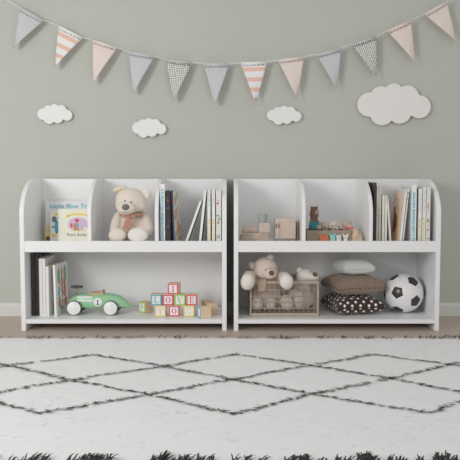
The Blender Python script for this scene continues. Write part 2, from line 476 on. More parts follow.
mb.m = 1; mb.prism([(cx+.056*math.cos(a), h3-.034+.012*math.sin(a)*1.1) for a in [PI*k/10 for k in range(11)]] + [(cx+.05*math.cos(a), h3-.040+.008*math.sin(a)) for a in [PI-PI*k/10 for k in range(11)]], .0006, f)
mb.prism(rect(cx-.064, h3-.043, cx-.046, h3-.032), .0006, f); mb.prism(rect(cx+.046, h3-.043, cx+.062, h3-.030), .0006, f)
mb.prism(rect(cx-.034, h3-.112, cx+.040, h3-.108), .0006, f)
mb.m = 2; mb.prism(oval(cx-.006, h3-.058, .011, .009), .0009, f); mb.prism(oval(cx-.034, h3-.083, .006, .012), .0009, f)   # small red shapes
mb.m = 3; mb.prism(oval(cx-.012, h3-.088, .014, .019), .0008, f); mb.prism(rect(cx-.02, h3-.11, cx-.012, h3-.1), .0008, f); mb.prism(rect(cx-.004, h3-.11, cx+.004, h3-.1), .0008, f)
mb.m = 4; mb.prism(oval(cx-.004, h3-.082, .007, .009), .0011, f)
mb.m = 5; mb.prism(oval(cx+.034, h3-.1, .006, .007), .0009, f)
mb.build('cover_picture', [lil, mat('mustard_print', (228,204,128), .7), red, tan, teal, ccov], r3)
mb = MB(); text_mb("Fox's Socks", .022, lambda u, v, w: f(cx-.006+u, h3-.132+v, w), mb); mb.build('title_text', grey_ink, r3)

# --- left bookcase, right compartment
def upright(label, cov, bpx, tpx, wpx, topy, Y0, d, base=ZU, group=None, hh=None):
    th = wpx*sc(Y0); h = ztop(topy, Y0)-base
    x = (tpx-bpx)*sc(Y0); hl = hh or math.sqrt(h*h + x*x)
    if x > 0: hl = hl - th*.0
    root = book(label, th, hl, d, cov, group)
    put(root, bpx, tpx, th, hl, Y0, base)
    return root, th, hl
rr = random.Random(3)
G1 = 'storybooks beside the seated bear'
r_, th, h = upright('white book with a teal spine title beside the seated bear', wcov, 160.9, 160.9, 4.5, 184, .03, .23, group=G1)
spine_marks(r_, th, .015, h-.03, teal, rr, .62)
r_, th, h = upright('dark book with brown blotches on the spine, against the teal titled book', dcov, 166.2, 166.2, 4.6, 191, .03, .2, group=G1)
blotches(r_, 'spine_picture', lambda u, v, w: (u, -w, v), .002, th-.002, .01, h-.01, [brn, blk, ncov], rr, 14, .003, .008)
r_, th, h = upright('navy book leaning left with an orange and green cover', gcov, 173.9, 171.2, 1.6, 191.5, .03, .2, group=G1)
MB().box((0,-.0006,0),(th,-.0001,h)).build('navy_spine', ncov, r_); r_.rotation_euler.z = -.09
blotches(r_, 'cover_picture', face_r(th), .01, .185, .01, h-.005, [org, gcov, grn, pkc, tan, gcov], rr, 80, .008, .024)
r_, th, h = upright('thin white book leaning far to the right, shade painted on its back', wcov, 183.2, 199.6, 2.2, 201.6, .03, .21, group=G1)
MB().box((th,.001,.001),(th+.0006,.209,h-.001)).build('shade_panel', olive, r_)  # shade on the down-turned right cover, painted as an olive panel
r_, th, h = upright('thin white book leaning slightly right, second of the leaning pair', wcov, 198.2, 204.3, 2.4, 190.2, .03, .21, group=G1)
MB().box((th,.001,.001),(th+.0006,.209,h-.001)).build('shade_panel', slate, r_)  # slate panel paints the shade on this book's right cover too
r_, th, h = upright('white book with yellow spine title, left of the upright pair in left bookcase', wcov, 207.6, 207.6, 3.0, 189.8, .03, .21, group=G1)
spine_marks(r_, th, .02, h*.5, yel, rr, .6)
spine_marks(r_, th, h*.72, h-.012, gcov, rr, .5, name='spine_subtitle')
r_, th, h = upright('white book with yellow spine title, right of the upright pair in left bookcase', wcov, 212.1, 212.1, 3.0, 189.8, .03, .21, group=G1)
spine_marks(r_, th, .02, h*.5, yel, rr, .6)
spine_marks(r_, th, h*.72, h-.012, gcov, rr, .5, name='spine_subtitle')
r_, th, h = upright('pale grey book with grey scribbles at the far right of the left bookcase', mat('book_pale', (214,214,208), .6), 216.2, 216.2, 5.0, 190.3, .03, .2, group=G1)
blotches(r_, 'spine_picture', lambda u, v, w: (u, -w, v), .002, th-.002, h*.1, h*.6, [grey_ink, gcov, slate], rr, 12, .002, .005)
blotches(r_, 'spine_picture', lambda u, v, w: (u, -w, v), .002, th-.002, h*.7, h*.86, [org, red], rr, 4, .002, .005)

# --- left bookcase, lower shelf
G2 = 'books beside the green toy car'
r_, th, h = upright('thick dark brown book with teal and orange cover, beside the side panel', dcov, 33.6, 33.6, 3.6, 254.0, .10, .22, ZL, G2)
r_.rotation_euler = (0,0,0)
MB().box((.001,.001,h+.0),(th-.001,.22,h+.0006)).build('dark_page_edge', dcov, r_)
blotches(r_, 'cover_picture', face_r(th), .01, .21, .02, h-.005, [teal, org, teal, blk], rr, 40, .006, .02)
r_, th, h = upright('dark spined book next to the thick dark brown one', dcov, 37.6, 37.6, 3.3, 253.8, .10, .235, ZL, G2)
blotches(r_, 'cover_picture', face_r(th), .01, .235, h*.1, h-.003, [teal, teal, org], rr, 46, .008, .018)
ws = ['white book directly right of the dark books', 'white book in the middle of the white lower row', 'shorter white book behind the giraffe picture book']
for (bp_, w_, ty, lb) in ((41.1, 3.0, 258.6, ws[0]), (44.4, 2.9, 258.8, ws[1]), (47.6, 2.9, 266.5, ws[2])):
    r_, th, h = upright(lb, mat('book_offwhite', (222,221,216), .6), bp_, bp_, w_, ty, .09, .22, ZL, G2)
    blotches(r_, 'cover_picture', face_r(th), .01, .21, h-.07, h-.01, [tan, gcov, org], rr, 12, .003, .009)
    mb = MB()
    for zz in (.25, .3, .62, .7): mb.box((.001,-.0003,h*zz),(th-.001,0,h*zz+.0012))
    mb.build('spine_line', gcov, r_)
r_, th, h = upright('picture book with an orange giraffe and green leaves, leaning left', wcov, 55.8, 51.6, 2.2, 265.3, .08, .215, ZL, G2)
r_.rotation_euler.z = -.07
f = face_r(th); mb = MB(); u0 = .105
mb.m = 0  # orange giraffe neck, head and body
mb.prism([(u0-.012,h*.42),(u0+.014,h*.42),(u0+.008,h*.72),(u0+.018,h*.80),(u0+.004,h*.92),(u0-.010,h*.88),(u0-.008,h*.74)], .0004, f)
mb.prism(oval(u0+.045, h*.48, .016, .045), .0004, f); mb.prism(oval(u0-.05, h*.22, .02, .02), .0004, f); mb.prism(oval(u0+.06, h*.2, .02, .025), .0004, f)
mb.prism([(u0-.062,h*.3),(u0-.05,h*.3),(u0-.03,h*.62),(u0-.04,h*.64)], .0004, f); mb.prism([(u0+.05,h*.3),(u0+.062,h*.3),(u0+.03,h*.68),(u0+.02,h*.66)], .0004, f)
mb.m = 1; mb.prism(oval(u0-.05, h*.76, .022, .04), .0004, f); mb.prism(oval(u0+.055, h*.76, .02, .045), .0004, f); mb.prism(oval(u0-.02, h*.12, .02, .012), .0006, f)
mb.m = 2
for k in range(16): mb.prism(oval(u0+rr.uniform(-.06,.06), h*rr.uniform(.16,.4), .007, .008, 8), .0007, f)
mb.m = 3; mb.prism(oval(u0-.055, h*.45, .010, .024), .0005, f)
mb.m = 4
for k in range(6): mb.prism(rect(u0-.02, h*(.44+.05*k), u0+.022, h*(.44+.05*k)+.004), .0006, f)
mb.build('cover_picture', [org, grn, tan, teal, grey_ink], r_)

# --- right bookcase, right compartment
G3 = 'storybooks in the right bookcase'
speck = mat('book_speckled', (190,187,178), .8, 0, 300, .16)
r_, th, h = upright('dark book pressed against the divider of the right bookcase', dcov, 372.9, 372.9, 2.2, 182.6, .05, .22, group=G3)
for bp_, ty, lb in ((375.6, 186.5, 'speckled grey book just right of the dark one by the divider'), (378.0, 187.5, 'speckled grey book, right one of the grey pair')):
    r_, th, h = upright(lb, speck, bp_, bp_, 2.0, ty, .05, .2, group=G3)
    blotches(r_, 'spine_picture', lambda u, v, w: (u, -w, v), .001, th-.001, .01, h-.01, [tan, gcov, wcov], rr, 14, .001, .003)
for bp_, ty, lb in ((381.2, 195.4, 'short thin cream book, left one of the short pair'), (383.9, 195.6, 'short thin cream book, right one of the short pair')):
    r_, th, h = upright(lb, mat('book_bone', (220,216,206), .7), bp_, bp_, 2.2, ty, .05, .2, group=G3)
    mb = MB()
    for k in range(9): mb.box((.002, -.0003, .02+k*.017), (th-.002, 0, .025+k*.017))
    mb.build('spine_lettering', gcov, r_)
r_, th, h = upright('thin cream book leaning left onto the short books', mat('book_bone', (220,216,206)), 389.6, 386.6, 1.7, 197.5, .05, .11, group=G3)
r_, th, h = upright('blush picture book with a brown deer, leaning right', pkc, 398.2, 405.0, 2.0, 191.5, .03, .215, group=G3)
MB().box((0,-.0006,0),(th,-.0001,h)).build('pale_spine', wcov, r_); r_.rotation_euler.z = .03
f = face_l(); mb = MB(); mb.m = 0
mb.prism(oval(.13, h*.42, .035, .05), .0004, f); mb.prism(oval(.155, h*.62, .016, .03), .0004, f); mb.prism(rect(.11,h*.1,.12,h*.36), .0004, f); mb.prism(rect(.15,h*.1,.16,h*.36), .0004, f)
mb.m = 1; mb.prism(oval(.06, h*.4, .022, .09), .0005, f)
mb.m = 2
for k in range(14): mb.prism(oval(rr.uniform(.03,.18), h*rr.uniform(.05,.9), .005, .006, 8), .0006, f)
mb.build('cover_picture', [brn, mat('sand_print', (226,196,150)), org], r_)
r_, th, h = upright('white picture book with orange dots, leaning right behind the deer book', wcov, 400.9, 407.9, 1.3, 189.5, .035, .225, group=G3)
r_.rotation_euler.z = .03
blotches(r_, 'cover_picture', face_l(), .03, .2, h-.05, h-.01, [org, gcov, tan], rr, 9, .003, .007)
blotches(r_, 'spine_picture', lambda u, v, w: (u, -w, v), .0005, th-.0005, .01, h-.01, [grn, tan, teal, blk], rr, 20, .001, .003)
r_, th, h = upright('tallest white book with a teal spine title in the right bookcase', wcov, 410.2, 410.2, 4.9, 184.8, .03, .23, group=G3)
spine_marks(r_, th, .01, h-.04, teal, rr, .62)
blotches(r_, 'cover_picture', face_l(), .05, .22, h-.03, h-.01, [teal, gcov], rr, 5, .003, .006)
r_, th, h = upright('thin dark slab as painted shade right of the tallest white book', blk, 415.4, 415.4, 1.7, 188.5, .05, .2, group=G3)  # added dark strip, paints the shaded left face of the next white book
for bp_, ty, lb in ((417.3, 188.7, 'white book with a yellow spine title, left one of the right bookcase pair'), (421.3, 187.2, 'white book with a yellow spine title, right one of the right bookcase pair')):
    r_, th, h = upright(lb, wcov, bp_, bp_, 3.1, ty, .03, .21, group=G3)
    spine_marks(r_, th, .02, h*.5, yel, rr, .6)
    spine_marks(r_, th, h*.62, h-.02, gcov, rr, .5, name='spine_subtitle')
r_, th, h = upright('pale grey book with orange and brown spots, rightmost in the right bookcase', mat('book_pale', (214,214,208)), 425.0, 425.0, 3.9, 186.9, .03, .2, group=G3)
blotches(r_, 'spine_picture', lambda u, v, w: (u, -w, v), .002, th-.002, h*.6, h*.76, [org, tan], rr, 6, .002, .005)
blotches(r_, 'spine_picture', lambda u, v, w: (u, -w, v), .002, th-.002, h*.02, h*.5, [grey_ink, gcov, brn], rr, 14, .002, .005)

# ------------------------------------------------------------------ plush toys
def fur(name, col, sh=.4): return mat(name, col, .95, .8, 420, .05, sheen=sh, spec=.1)
fb = fur('fur_beige', (224,209,197)); fpad = fur('fur_pad', (234,224,214)); fnose = fur('nose_grey', (120,112,106), .1); feye = mat('eye_dark', (70,64,62), .3)
fcream = fur('fur_ear_cream', (220,206,188)); f2 = fur('fur_taupe', (214,199,186)); f2n = fur('nose_brown', (112,88,78), .1); f2p = fur('fur_paw', (232,220,210))
def W(px, py, Y): return at(px, py, Y)
# seated bear
o = at(131, 241, .15); base = Vector((o.x, .15, ZU))
bear = thing('teddy_bear', 'beige plush bear with a salmon neck scarf, sitting beside the books', 'stuffed toy', base)
s = sc(.13)
mb = MB()
mb.ell(W(131, 232, .17), (17.0*s, .065, 19*s))              # belly
mb.ell(W(131.5, 222, .17), (14*s, .055, 12*s))            # chest
mb.ell(W(131, 214, .155), (8*s, .04, 6*s))
for pts in ([(119.5,217,.16,6.0),(116.5,223,.14,6.0),(115,229,.12,5.6),(116.5,234,.10,5.0)], [(143,217,.16,6.2),(146.5,223,.14,6.2),(147.8,229,.12,5.8),(147,234,.10,5.0)]):
    for i in range(len(pts)-1):
        for k in range(3):
            q = [pts[i][j]+(pts[i+1][j]-pts[i][j])*k/3 for j in range(4)]; mb.ell(W(*q[:3]), q[3]*s, n=14, k=8)
for pts in ([(124,236,.16,8),(119,236,.11,7.6),(117,235.6,.075,7.4)], [(138,236,.16,8),(138,236,.11,8),(138,235.4,.075,8.2)]):
    for i in range(len(pts)-1):
        for k in range(4):
            q = [pts[i][j]+(pts[i+1][j]-pts[i][j])*k/4 for j in range(4)]; mb.ell(W(*q[:3]), q[3]*s, n=14, k=8)
# keep everything above the shelf
mb.v = [(x, y, max(z, ZU+.001)) for x, y, z in mb.v]
# head in the same body mesh
mb.ell(W(130.8, 199.8, .12), (15.4*s, .068, 12.2*s), (0, .15, 0)); mb.ell(W(128.6, 205, .105), (13.4*s, .06, 8.8*s))
mb.ell(W(139,204,.12), (8*s, .05, 8*s))
mb.build('bear_body', fb, bear, remesh=.0042, smooth=5)
MB().ell(W(126.2, 208, .052), (9.3*s, .032, 6.6*s)).build('snout', fb, bear)
MB().ell(W(125.6, 207.2, .024), (3.7*s, .012, 3.0*s), n=24).build('nose', fnose, bear)
mth = MB(); mth.tube([W(125, 210.3, .0215), W(124.9, 212, .026)], .0011, 6); mth.tube([W(121.5, 212.4, .030), W(124.9, 212.9, .025), W(129.5, 212, .029)], .0009, 6); mth.build('mouth', fnose, bear)
for (ex, ey) in ((124.9, 201.0), (131.0, 202.4)): MB().ell(W(ex, ey, .0555 if ex < 127 else .0480), (.0046, .0045, .0048)).build('eye', feye, bear)
e = MB(); e.ell(W(119.6, 188.8, .115), (7.2*s, .014, 2.6*s), (0, -.25, 0)); e.build('ear', fcream, bear)
MB().ell(W(119.8, 191.0, .105), (5.4*s, .010, 1.7*s), (0, -.25, 0)).build('ear_lining', mat('ear_tan', (192,170,142), .95), bear)
e = MB(); e.ell(W(146.4, 194.8, .125), (4.9*s, .018, 5.9*s), (0, .35, 0)); e.build('ear', fpad, bear)
MB().ell(W(146.8, 195.4, .110), (3.0*s, .006, 3.8*s), (0, .35, 0)).build('ear_lining', fb, bear)
MB().ell(W(138, 235.3, .034), (10.2*s, .024, 7.6*s)).build('foot_pad', fpad, bear)
MB().ell(W(117.4, 235.4, .042), (8.7*s, .022, 7.2*s)).build('foot_pad', fb, bear)
scm = mat('scarf_salmon', (184,140,124), .95, .5, 300, .14)
sf = MB(); sf.ring(W(131.3, 214.2, .135), 10.4*s, 1.9*s, Matrix.Diagonal((1, .058/(10.4*s)*1.0, 1)), 28, 8)
sf.ell(W(128.4, 215.4, .068), (2.0*s, .008, 1.7*s)); sf.ell(W(124.8, 215.2, .070), (3.2*s, .006, 1.8*s), (0, -.3, 0)); sf.ell(W(132.4, 215.6, .070), (3.2*s, .006, 1.8*s), (0, .25, 0))
sf.build('scarf', scm, bear)
for pts in ([(128.4,216,.068),(126.8,220,.074),(125.2,225,.080),(124.6,229.6,.080)], [(128.6,216,.068),(130.0,220,.076),(129.2,225,.082),(128.8,227.6,.082)]):
    vs = []
    P_ = [W(*p) for p in pts]
    for i, p in enumerate(P_):
        hw = (1.1+.4*i)*s
        vs += [p+Vector((-hw,-.0015,0)), p+Vector((hw,-.0025,0)), p+Vector((hw,.0015,0)), p+Vector((-hw,.0015,0))]
    fs = [(4*i+k, 4*i+(k+1)%4, 4*i+4+(k+1)%4, 4*i+4+k) for i in range(3) for k in range(4)] + [(0,1,2,3), (12,13,14,15)]
    MB().add(vs, fs).build('scarf_tail', scm, bear)

# ------------------------------------------------------------------ wire basket with plush bears
BX0, BX1, BY0, BY1, BZ0, BZ1 = .0985, .441, .080, .335, ZL, .234
bk = mat('basket_taupe', (172,158,144), .6, .3, 90, .1)
bas = thing('storage_basket', 'taupe wire and wood basket holding two plush bears', 'basket', ((BX0+BX1)/2, (BY0+BY1)/2, BZ0))
rim = MB(); fr = MB(); q = .008
def loop(mb, z0, z1, q, e=0):
    mb.box((BX0-e, BY0-e, z0), (BX1+e, BY0+q-e, z1)); mb.box((BX0-e, BY1-q+e, z0), (BX1+e, BY1+e, z1))
    mb.box((BX0-e, BY0+q-e, z0), (BX0+q-e, BY1-q+e, z1)); mb.box((BX1-q+e, BY0+q-e, z0), (BX1+e, BY1-q+e, z1))
loop(rim, BZ1-.014, BZ1, .010, .001); rim.build('basket_rim', bk, bas, bevel=.0015)
loop(fr, BZ0+.002, BZ0+.016, .009); fr.build('base_frame', bk, bas, bevel=.001)
for x, y in ((BX0, BY0), (BX1-q, BY0), (BX0, BY1-q), (BX1-q, BY1-q)):
    MB().box((x, y, BZ0+.0162), (x+q, y+q, BZ1-.0142)).build('corner_post', bk, bas)
hw_ = MB(); vw = MB()
zs = [BZ0+.040, BZ0+.072, BZ0+.100, BZ0+.132]
for z in zs:
    r0 = .0026
    hw_.tube([(BX0+q/2, BY0+.004, z), (BX1-q/2, BY0+.004, z)], r0, 6); hw_.tube([(BX0+q/2, BY1-.004, z), (BX1-q/2, BY1-.004, z)], r0, 6)
    hw_.tube([(BX0+.004, BY0+q/2, z), (BX0+.004, BY1-q/2, z)], r0, 6); hw_.tube([(BX1-.004, BY0+q/2, z), (BX1-.004, BY1-q/2, z)], r0, 6)
nxw = 14
for i in range(1, nxw):
    x = BX0 + (BX1-BX0)*i/nxw
    for y in (BY0+.0055, BY1-.0055): vw.tube([(x, y, BZ0+.012), (x, y, BZ1-.010)], .0018, 6)
for i in range(1, 10):
    y = BY0 + (BY1-BY0)*i/10
    for x in (BX0+.0055, BX1-.0055): vw.tube([(x, y, BZ0+.012), (x, y, BZ1-.010)], .0013, 6)
hw_.build('horizontal_wires', bk, bas); vw.build('upright_wires', bk, bas)
MB().box((BX0+.006, BY0+.006, BZ0+.001), (BX1-.006, BY1-.006, BZ0+.004)).build('basket_bottom', bk, bas)
# fine net lining
m, nt, b, N = nodes('net_lining', .9)
tc = N('ShaderNodeTexCoord'); mp = N('ShaderNodeMapping'); mp.inputs['Scale'].default_value = (260,260,260); nt.links.new(tc.outputs['Object'], mp.inputs['Vector'])
fr_ = N('ShaderNodeVectorMath', operation='FRACTION'); nt.links.new(mp.outputs['Vector'], fr_.inputs[0]); sx = N('ShaderNodeSeparateXYZ'); nt.links.new(fr_.outputs[0], sx.inputs[0])
gx = N('ShaderNodeMath', operation='LESS_THAN'); gx.inputs[1].default_value = .07; nt.links.new(sx.outputs['X'], gx.inputs[0])
gz = N('ShaderNodeMath', operation='LESS_THAN'); gz.inputs[1].default_value = .07; nt.links.new(sx.outputs['Z'], gz.inputs[0])
mxx = N('ShaderNodeMath', operation='MAXIMUM'); nt.links.new(gx.outputs[0], mxx.inputs[0]); nt.links.new(gz.outputs[0], mxx.inputs[1])
nt.links.new(mxx.outputs[0], b.inputs['Alpha']); b.inputs['Base Color'].default_value = lin((176,160,142))
MB().box((BX0+.009, BY0+.0078, BZ0+.017), (BX1-.009, BY0+.0083, BZ1-.015)).build('net_lining', m, bas)

s = sc(.08)
b2 = thing('teddy_bear', 'taupe plush bear leaning out of the basket with both paws over its rim', 'stuffed toy', (at(267,300,.18).x, .19, ZL+.02))
mb = MB()
def chain(mb, pts, s, n=4):
    for i in range(len(pts)-1):
        for k in range(n+1):
            q = [pts[i][j]+(pts[i+1][j]-pts[i][j])*k/n for j in range(4)]; mb.ell(W(*q[:3]), q[3]*s, n=14, k=8)
mb.ell(W(265, 268.0, .145), (12.6*s, .060, 11.2*s), (0, -.1, 0)); mb.ell(W(266, 272, .135), (12.2*s, .056, 8.4*s)); mb.ell(W(260.5, 269.5, .15), (8.5*s,.05,9.6*s))
mb.ell(W(266, 284, .175), (11*s, .05, 10*s)); mb.ell(W(266, 297, .19), (16*s, .065, 13*s))
chain(mb, [(258,283,.17,5),(250,276,.13,5.6),(248.4,276.8,.075,6.4),(248,280.4,.040,7.2),(247.8,283.0,.038,7.0)], s)
chain(mb, [(274,284,.17,5),(281,277,.13,5.4),(284.5,277.5,.075,6.0),(286.3,280.2,.040,6.8),(286.8,283.2,.036,6.6)], s)
mb.build('bear_body', f2, b2, remesh=.0042, smooth=5)
MB().ell(W(247.4, 281.8, .030), (6.9*s, .030, 8.2*s), (0, .2, 0)).build('paw', f2p, b2)
MB().ell(W(286.4, 281.6, .030), (6.9*s, .030, 7.8*s), (0, -.1, 0)).build('paw', f2p, b2)
MB().ell(W(269.6, 273.6, .085), (7.0*s, .030, 5.6*s)).build('snout', f2, b2)
MB().ell(W(271.5, 273.0, .058), (2.8*s, .010, 2.6*s)).build('nose', f2n, b2)
for (ex, ey) in ((265.9, 269.9), (270.2, 268.4)): MB().ell(W(ex, ey,   .0735 if ex < 267 else .0800), (.0036, .0055, .0040)).build('eye', feye, b2)
MB().ell(W(252.4, 266.0, .155), (4.6*s, .018, 4.8*s), (0,-.3,0)).build('ear', f2, b2); MB().ell(W(269.8, 257.8, .155), (4.5*s, .018, 4.4*s), (0,.3,0)).build('ear', f2, b2)
MB().ell(W(252.4, 266.3, .138), (2.8*s, .006, 3.0*s)).build('ear_lining', f2p, b2); MB().ell(W(269.9, 258.2, .138), (2.8*s, .006, 2.8*s)).build('ear_lining', f2p, b2)
chk = MC.get('x')
m, nt, b, N = nodes('checked_cloth', .9); tc = N('ShaderNodeTexCoord'); ck = N('ShaderNodeTexChecker'); ck.inputs['Scale'].default_value = 170
ck.inputs['Color1'].default_value = lin((196,186,164)); ck.inputs['Color2'].default_value = lin((146,128,104)); nt.links.new(tc.outputs['Object'], ck.inputs['Vector']); nt.links.new(ck.outputs['Color'], b.inputs['Base Color'])
bib = MB()
P_ = [W(262, 279.0, .092), W(262, 281, .0755), W(261.8, 286, .0745), W(261.4, 291.5, .0745)]; vs = []
for i, p in enumerate(P_):
    hw = (4.4, 4.3, 3.9, 3.2)[i]*s
    vs += [p+Vector((-hw,-.002,.001)), p+Vector((hw,-.002,.001)), p+Vector((hw,.0002,0)), p+Vector((-hw,.0002,0))]
bib.add(vs, [(4*i+k, 4*i+(k+1)%4, 4*i+4+(k+1)%4, 4*i+4+k) for i in range(3) for k in range(4)] + [(0,1,2,3), (12,13,14,15)]).build('checked_scarf', m, b2)
MB().ell(W(257, 303, .115), (6*s, .022, 7*s)).build('foot', f2p, b2); MB().ell(W(270.5, 303, .115), (5.4*s, .022, 6.6*s)).build('foot', f2p, b2)
b3 = thing('teddy_bear', 'pale plush bear lying back in the basket, nose pointing up right', 'stuffed toy', (at(300,300,.2).x, .22, ZL+.02))
mb = MB()
mb.ell(W(306, 275.4, .15), (9.0*s, .045, 6.6*s), (0, .1, 0)); mb.ell(W(312.5, 276.8, .14), (6.8*s, .036, 4.8*s), (0, .1, 0)); mb.ell(W(303, 278, .155), (7*s, .04, 6*s))
mb.ell(W(303, 287, .19), (9*s, .05, 9*s)); mb.ell(W(301, 298, .20), (14*s, .055, 12*s))
mb.build('bear_body', fur('fur_pale', (230,216,206)), b3, remesh=.0042, smooth=5)
MB().ell(W(315.0, 274.4, .108), (2.7*s, .010, 2.2*s), (0, .4, 0)).build('nose', f2n, b3)
MB().ell(W(299.8, 270.6, .165), (3.6*s, .016, 3.4*s), (0, -.5, 0)).build('ear', f2, b3)
MB().ell(W(310.4, 272.0, .118), (.003, .003, .003)).build('eye', feye, b3)
MB().ell(W(286.5, 302.5, .115), (6.6*s, .022, 8.2*s), (0, -.35, 0)).build('foot', f2p, b3)
MB().ell(W(299.0, 299.5, .115), (5.0*s, .022, 9.2*s)).build('foot', f2p, b3)

# ------------------------------------------------------------------ ride-style toy race car
YC = .163
o = at(100, 315.5, .12)
car = thing('toy_race_car', 'mint green toy race car with white wheels and number one', 'toy car', (o.x, YC, ZL))
green = mat('car_green', (146,196,152), .3, coat=.4); wht = mat('car_white', (226,226,225), .35); rub = mat('tire_grey', (96,100,100), .6); blackm = mat('black_metal', (40,42,44), .35)
secs = [(68.4,303.0,304.5,.006),(69.2,300.6,306.0,.017),(71.5,297.6,307.2,.030),(75.5,295.0,307.8,.038),(80,293.8,307.9,.042),(86,293.3,307.9,.045),(95,293.1,307.9,.046),(104,293.0,307.9,.046),(111,293.2,307.9,.045),(117,294.4,307.8,.042),(122,296.8,307.7,.037),(126.5,300.1,307.5,.029),(130,303.8,307.4,.018),(132.3,306.4,307.3,.006)]
vs = []; n = 24
for px, yt, yb, hw in secs:
    a, b_ = at(px, yt, YC), at(px, yb, YC); cz, rz = (a.z+b_.z)/2, (a.z-b_.z)/2
    for k in range(n):
        t = 2*PI*k/n; ct, st = math.cos(t), math.sin(t)
        yy = hw*math.copysign(abs(ct)**.62, ct); zz = rz*math.copysign(abs(st)**.72, st)
        vs.append((a.x, YC+yy, cz+zz))
L = len(secs)
fs = [(i*n+k, i*n+(k+1)%n, (i+1)*n+(k+1)%n, (i+1)*n+k) for i in range(L-1) for k in range(n)] + [tuple(range(n)), tuple(range((L-1)*n, L*n))]
MB().add(vs, fs, True).build('car_body', green, car)
yfront = YC-.0466
for (y0, y1) in ((296.3, 298.0), (299.8, 301.6)):
    a, b_ = at(77, y1, yfront), at(92.5, y0, yfront)
    MB().box((a.x, yfront-.0008, a.z), (b_.x, yfront+.004, b_.z)).build('white_stripe', wht, car, bevel=.0004)
c = at(97.8, 302.2, yfront)
MB().lathe([(.0212, 0), (.0212, -.0012), (.0200, -.0016)], (c.x, yfront+.0002, c.z), 'Y', 32).build('number_roundel', wht, car)
one = MB(); one.box((c.x-.0022, yfront-.0024, c.z-.0125), (c.x+.0022, yfront-.0015, c.z+.0125)); one.box((c.x-.0062, yfront-.0024, c.z-.0140), (c.x+.0062, yfront-.0015, c.z-.0105)); one.prism([(c.x-.0062,c.z+.006),(c.x-.0022,c.z+.0125),(c.x-.0022,c.z+.0075)], .0009, lambda u, v, w: (u, yfront-.0024+w, v))
one.build('number_one', blk, car)
RW = .0372
for px in (73.9, 110.4):
    for yy, sg in ((YC-.054, -1), (YC+.054, 1)):
        cx = at(px, 308, YC-.06).x; cz = ZL+RW
        t = MB(); t.lathe([(RW-.004,-.009),(RW-.001,-.0075),(RW,-.004),(RW,.004),(RW-.001,.0075),(RW-.004,.009)], (cx, yy, cz), 'Y', 40); wt = t.build('wheel', rub, car)
        hb = MB(); hb.lathe([(RW-.0035, 0), (RW-.0035, sg*.0096), (RW-.006, sg*.0106), (RW*.3, sg*.0130), (.003, sg*.0150), (.0005, sg*.0152)], (cx, yy, cz), 'Y', 40); hb.build('hubcap', wht, wt)
    MB().tube([(cx, YC-.045, cz), (cx, YC+.045, cz)], .004, 10).build('axle', blackm, car)
fk = MB(); 
for px0, px1 in ((81, 86), (117.5, 121)):
    a, b_ = at(px0, 311.0, YC-.03), at(px1, 307.3, YC-.03)
    fk.tube([a, b_], .0035, 8)
fk.build('chassis_strut', blackm, car)
seat = MB(); a, b_, c_ = at(90.6, 293.6, YC), at(101, 293.6, YC), at(103.8, 290.0, YC)
seatm = mat('seat_tan', (196,160,124), .6)
prof = [(at(90.4,294.5,YC)), at(90.6,292.2,YC), at(98.5,291.9,YC), at(101,291.4,YC), at(102.3,289.8,YC), at(103.6,289.8,YC), at(104.2,292,YC), at(104.4,294.5,YC)]
seat.prism([(p.x, p.z) for p in prof], .058, lambda u, v, w: (u, YC-.029+w, v)); seat.build('seat', seatm, car, bevel=.003)
MB().tube([at(76.6, 295, YC), at(77.2, 287.0, YC)], .0022, 8).build('steering_column', mat('steel', (180,180,180)), car)
p = at(77.0, 286.8, YC)
sw = MB(); sw.ring(p, .0280, .0024, Euler((.06, .02, 0)).to_matrix(), 32, 8)
for k in range(3): sw.tube([p, p+Vector((.028*math.cos(2.1*k+.4), .028*math.sin(2.1*k+.4), 0))], .0016, 6)
sw.build('steering_wheel', blackm, car)
for px, py in ((73.6, 297.6), (111, 292.9)): MB().ell(at(px, py, YC-.012), .0050).build('chrome_knob', mat('chrome', (225,225,225), .15, metal=1), car)

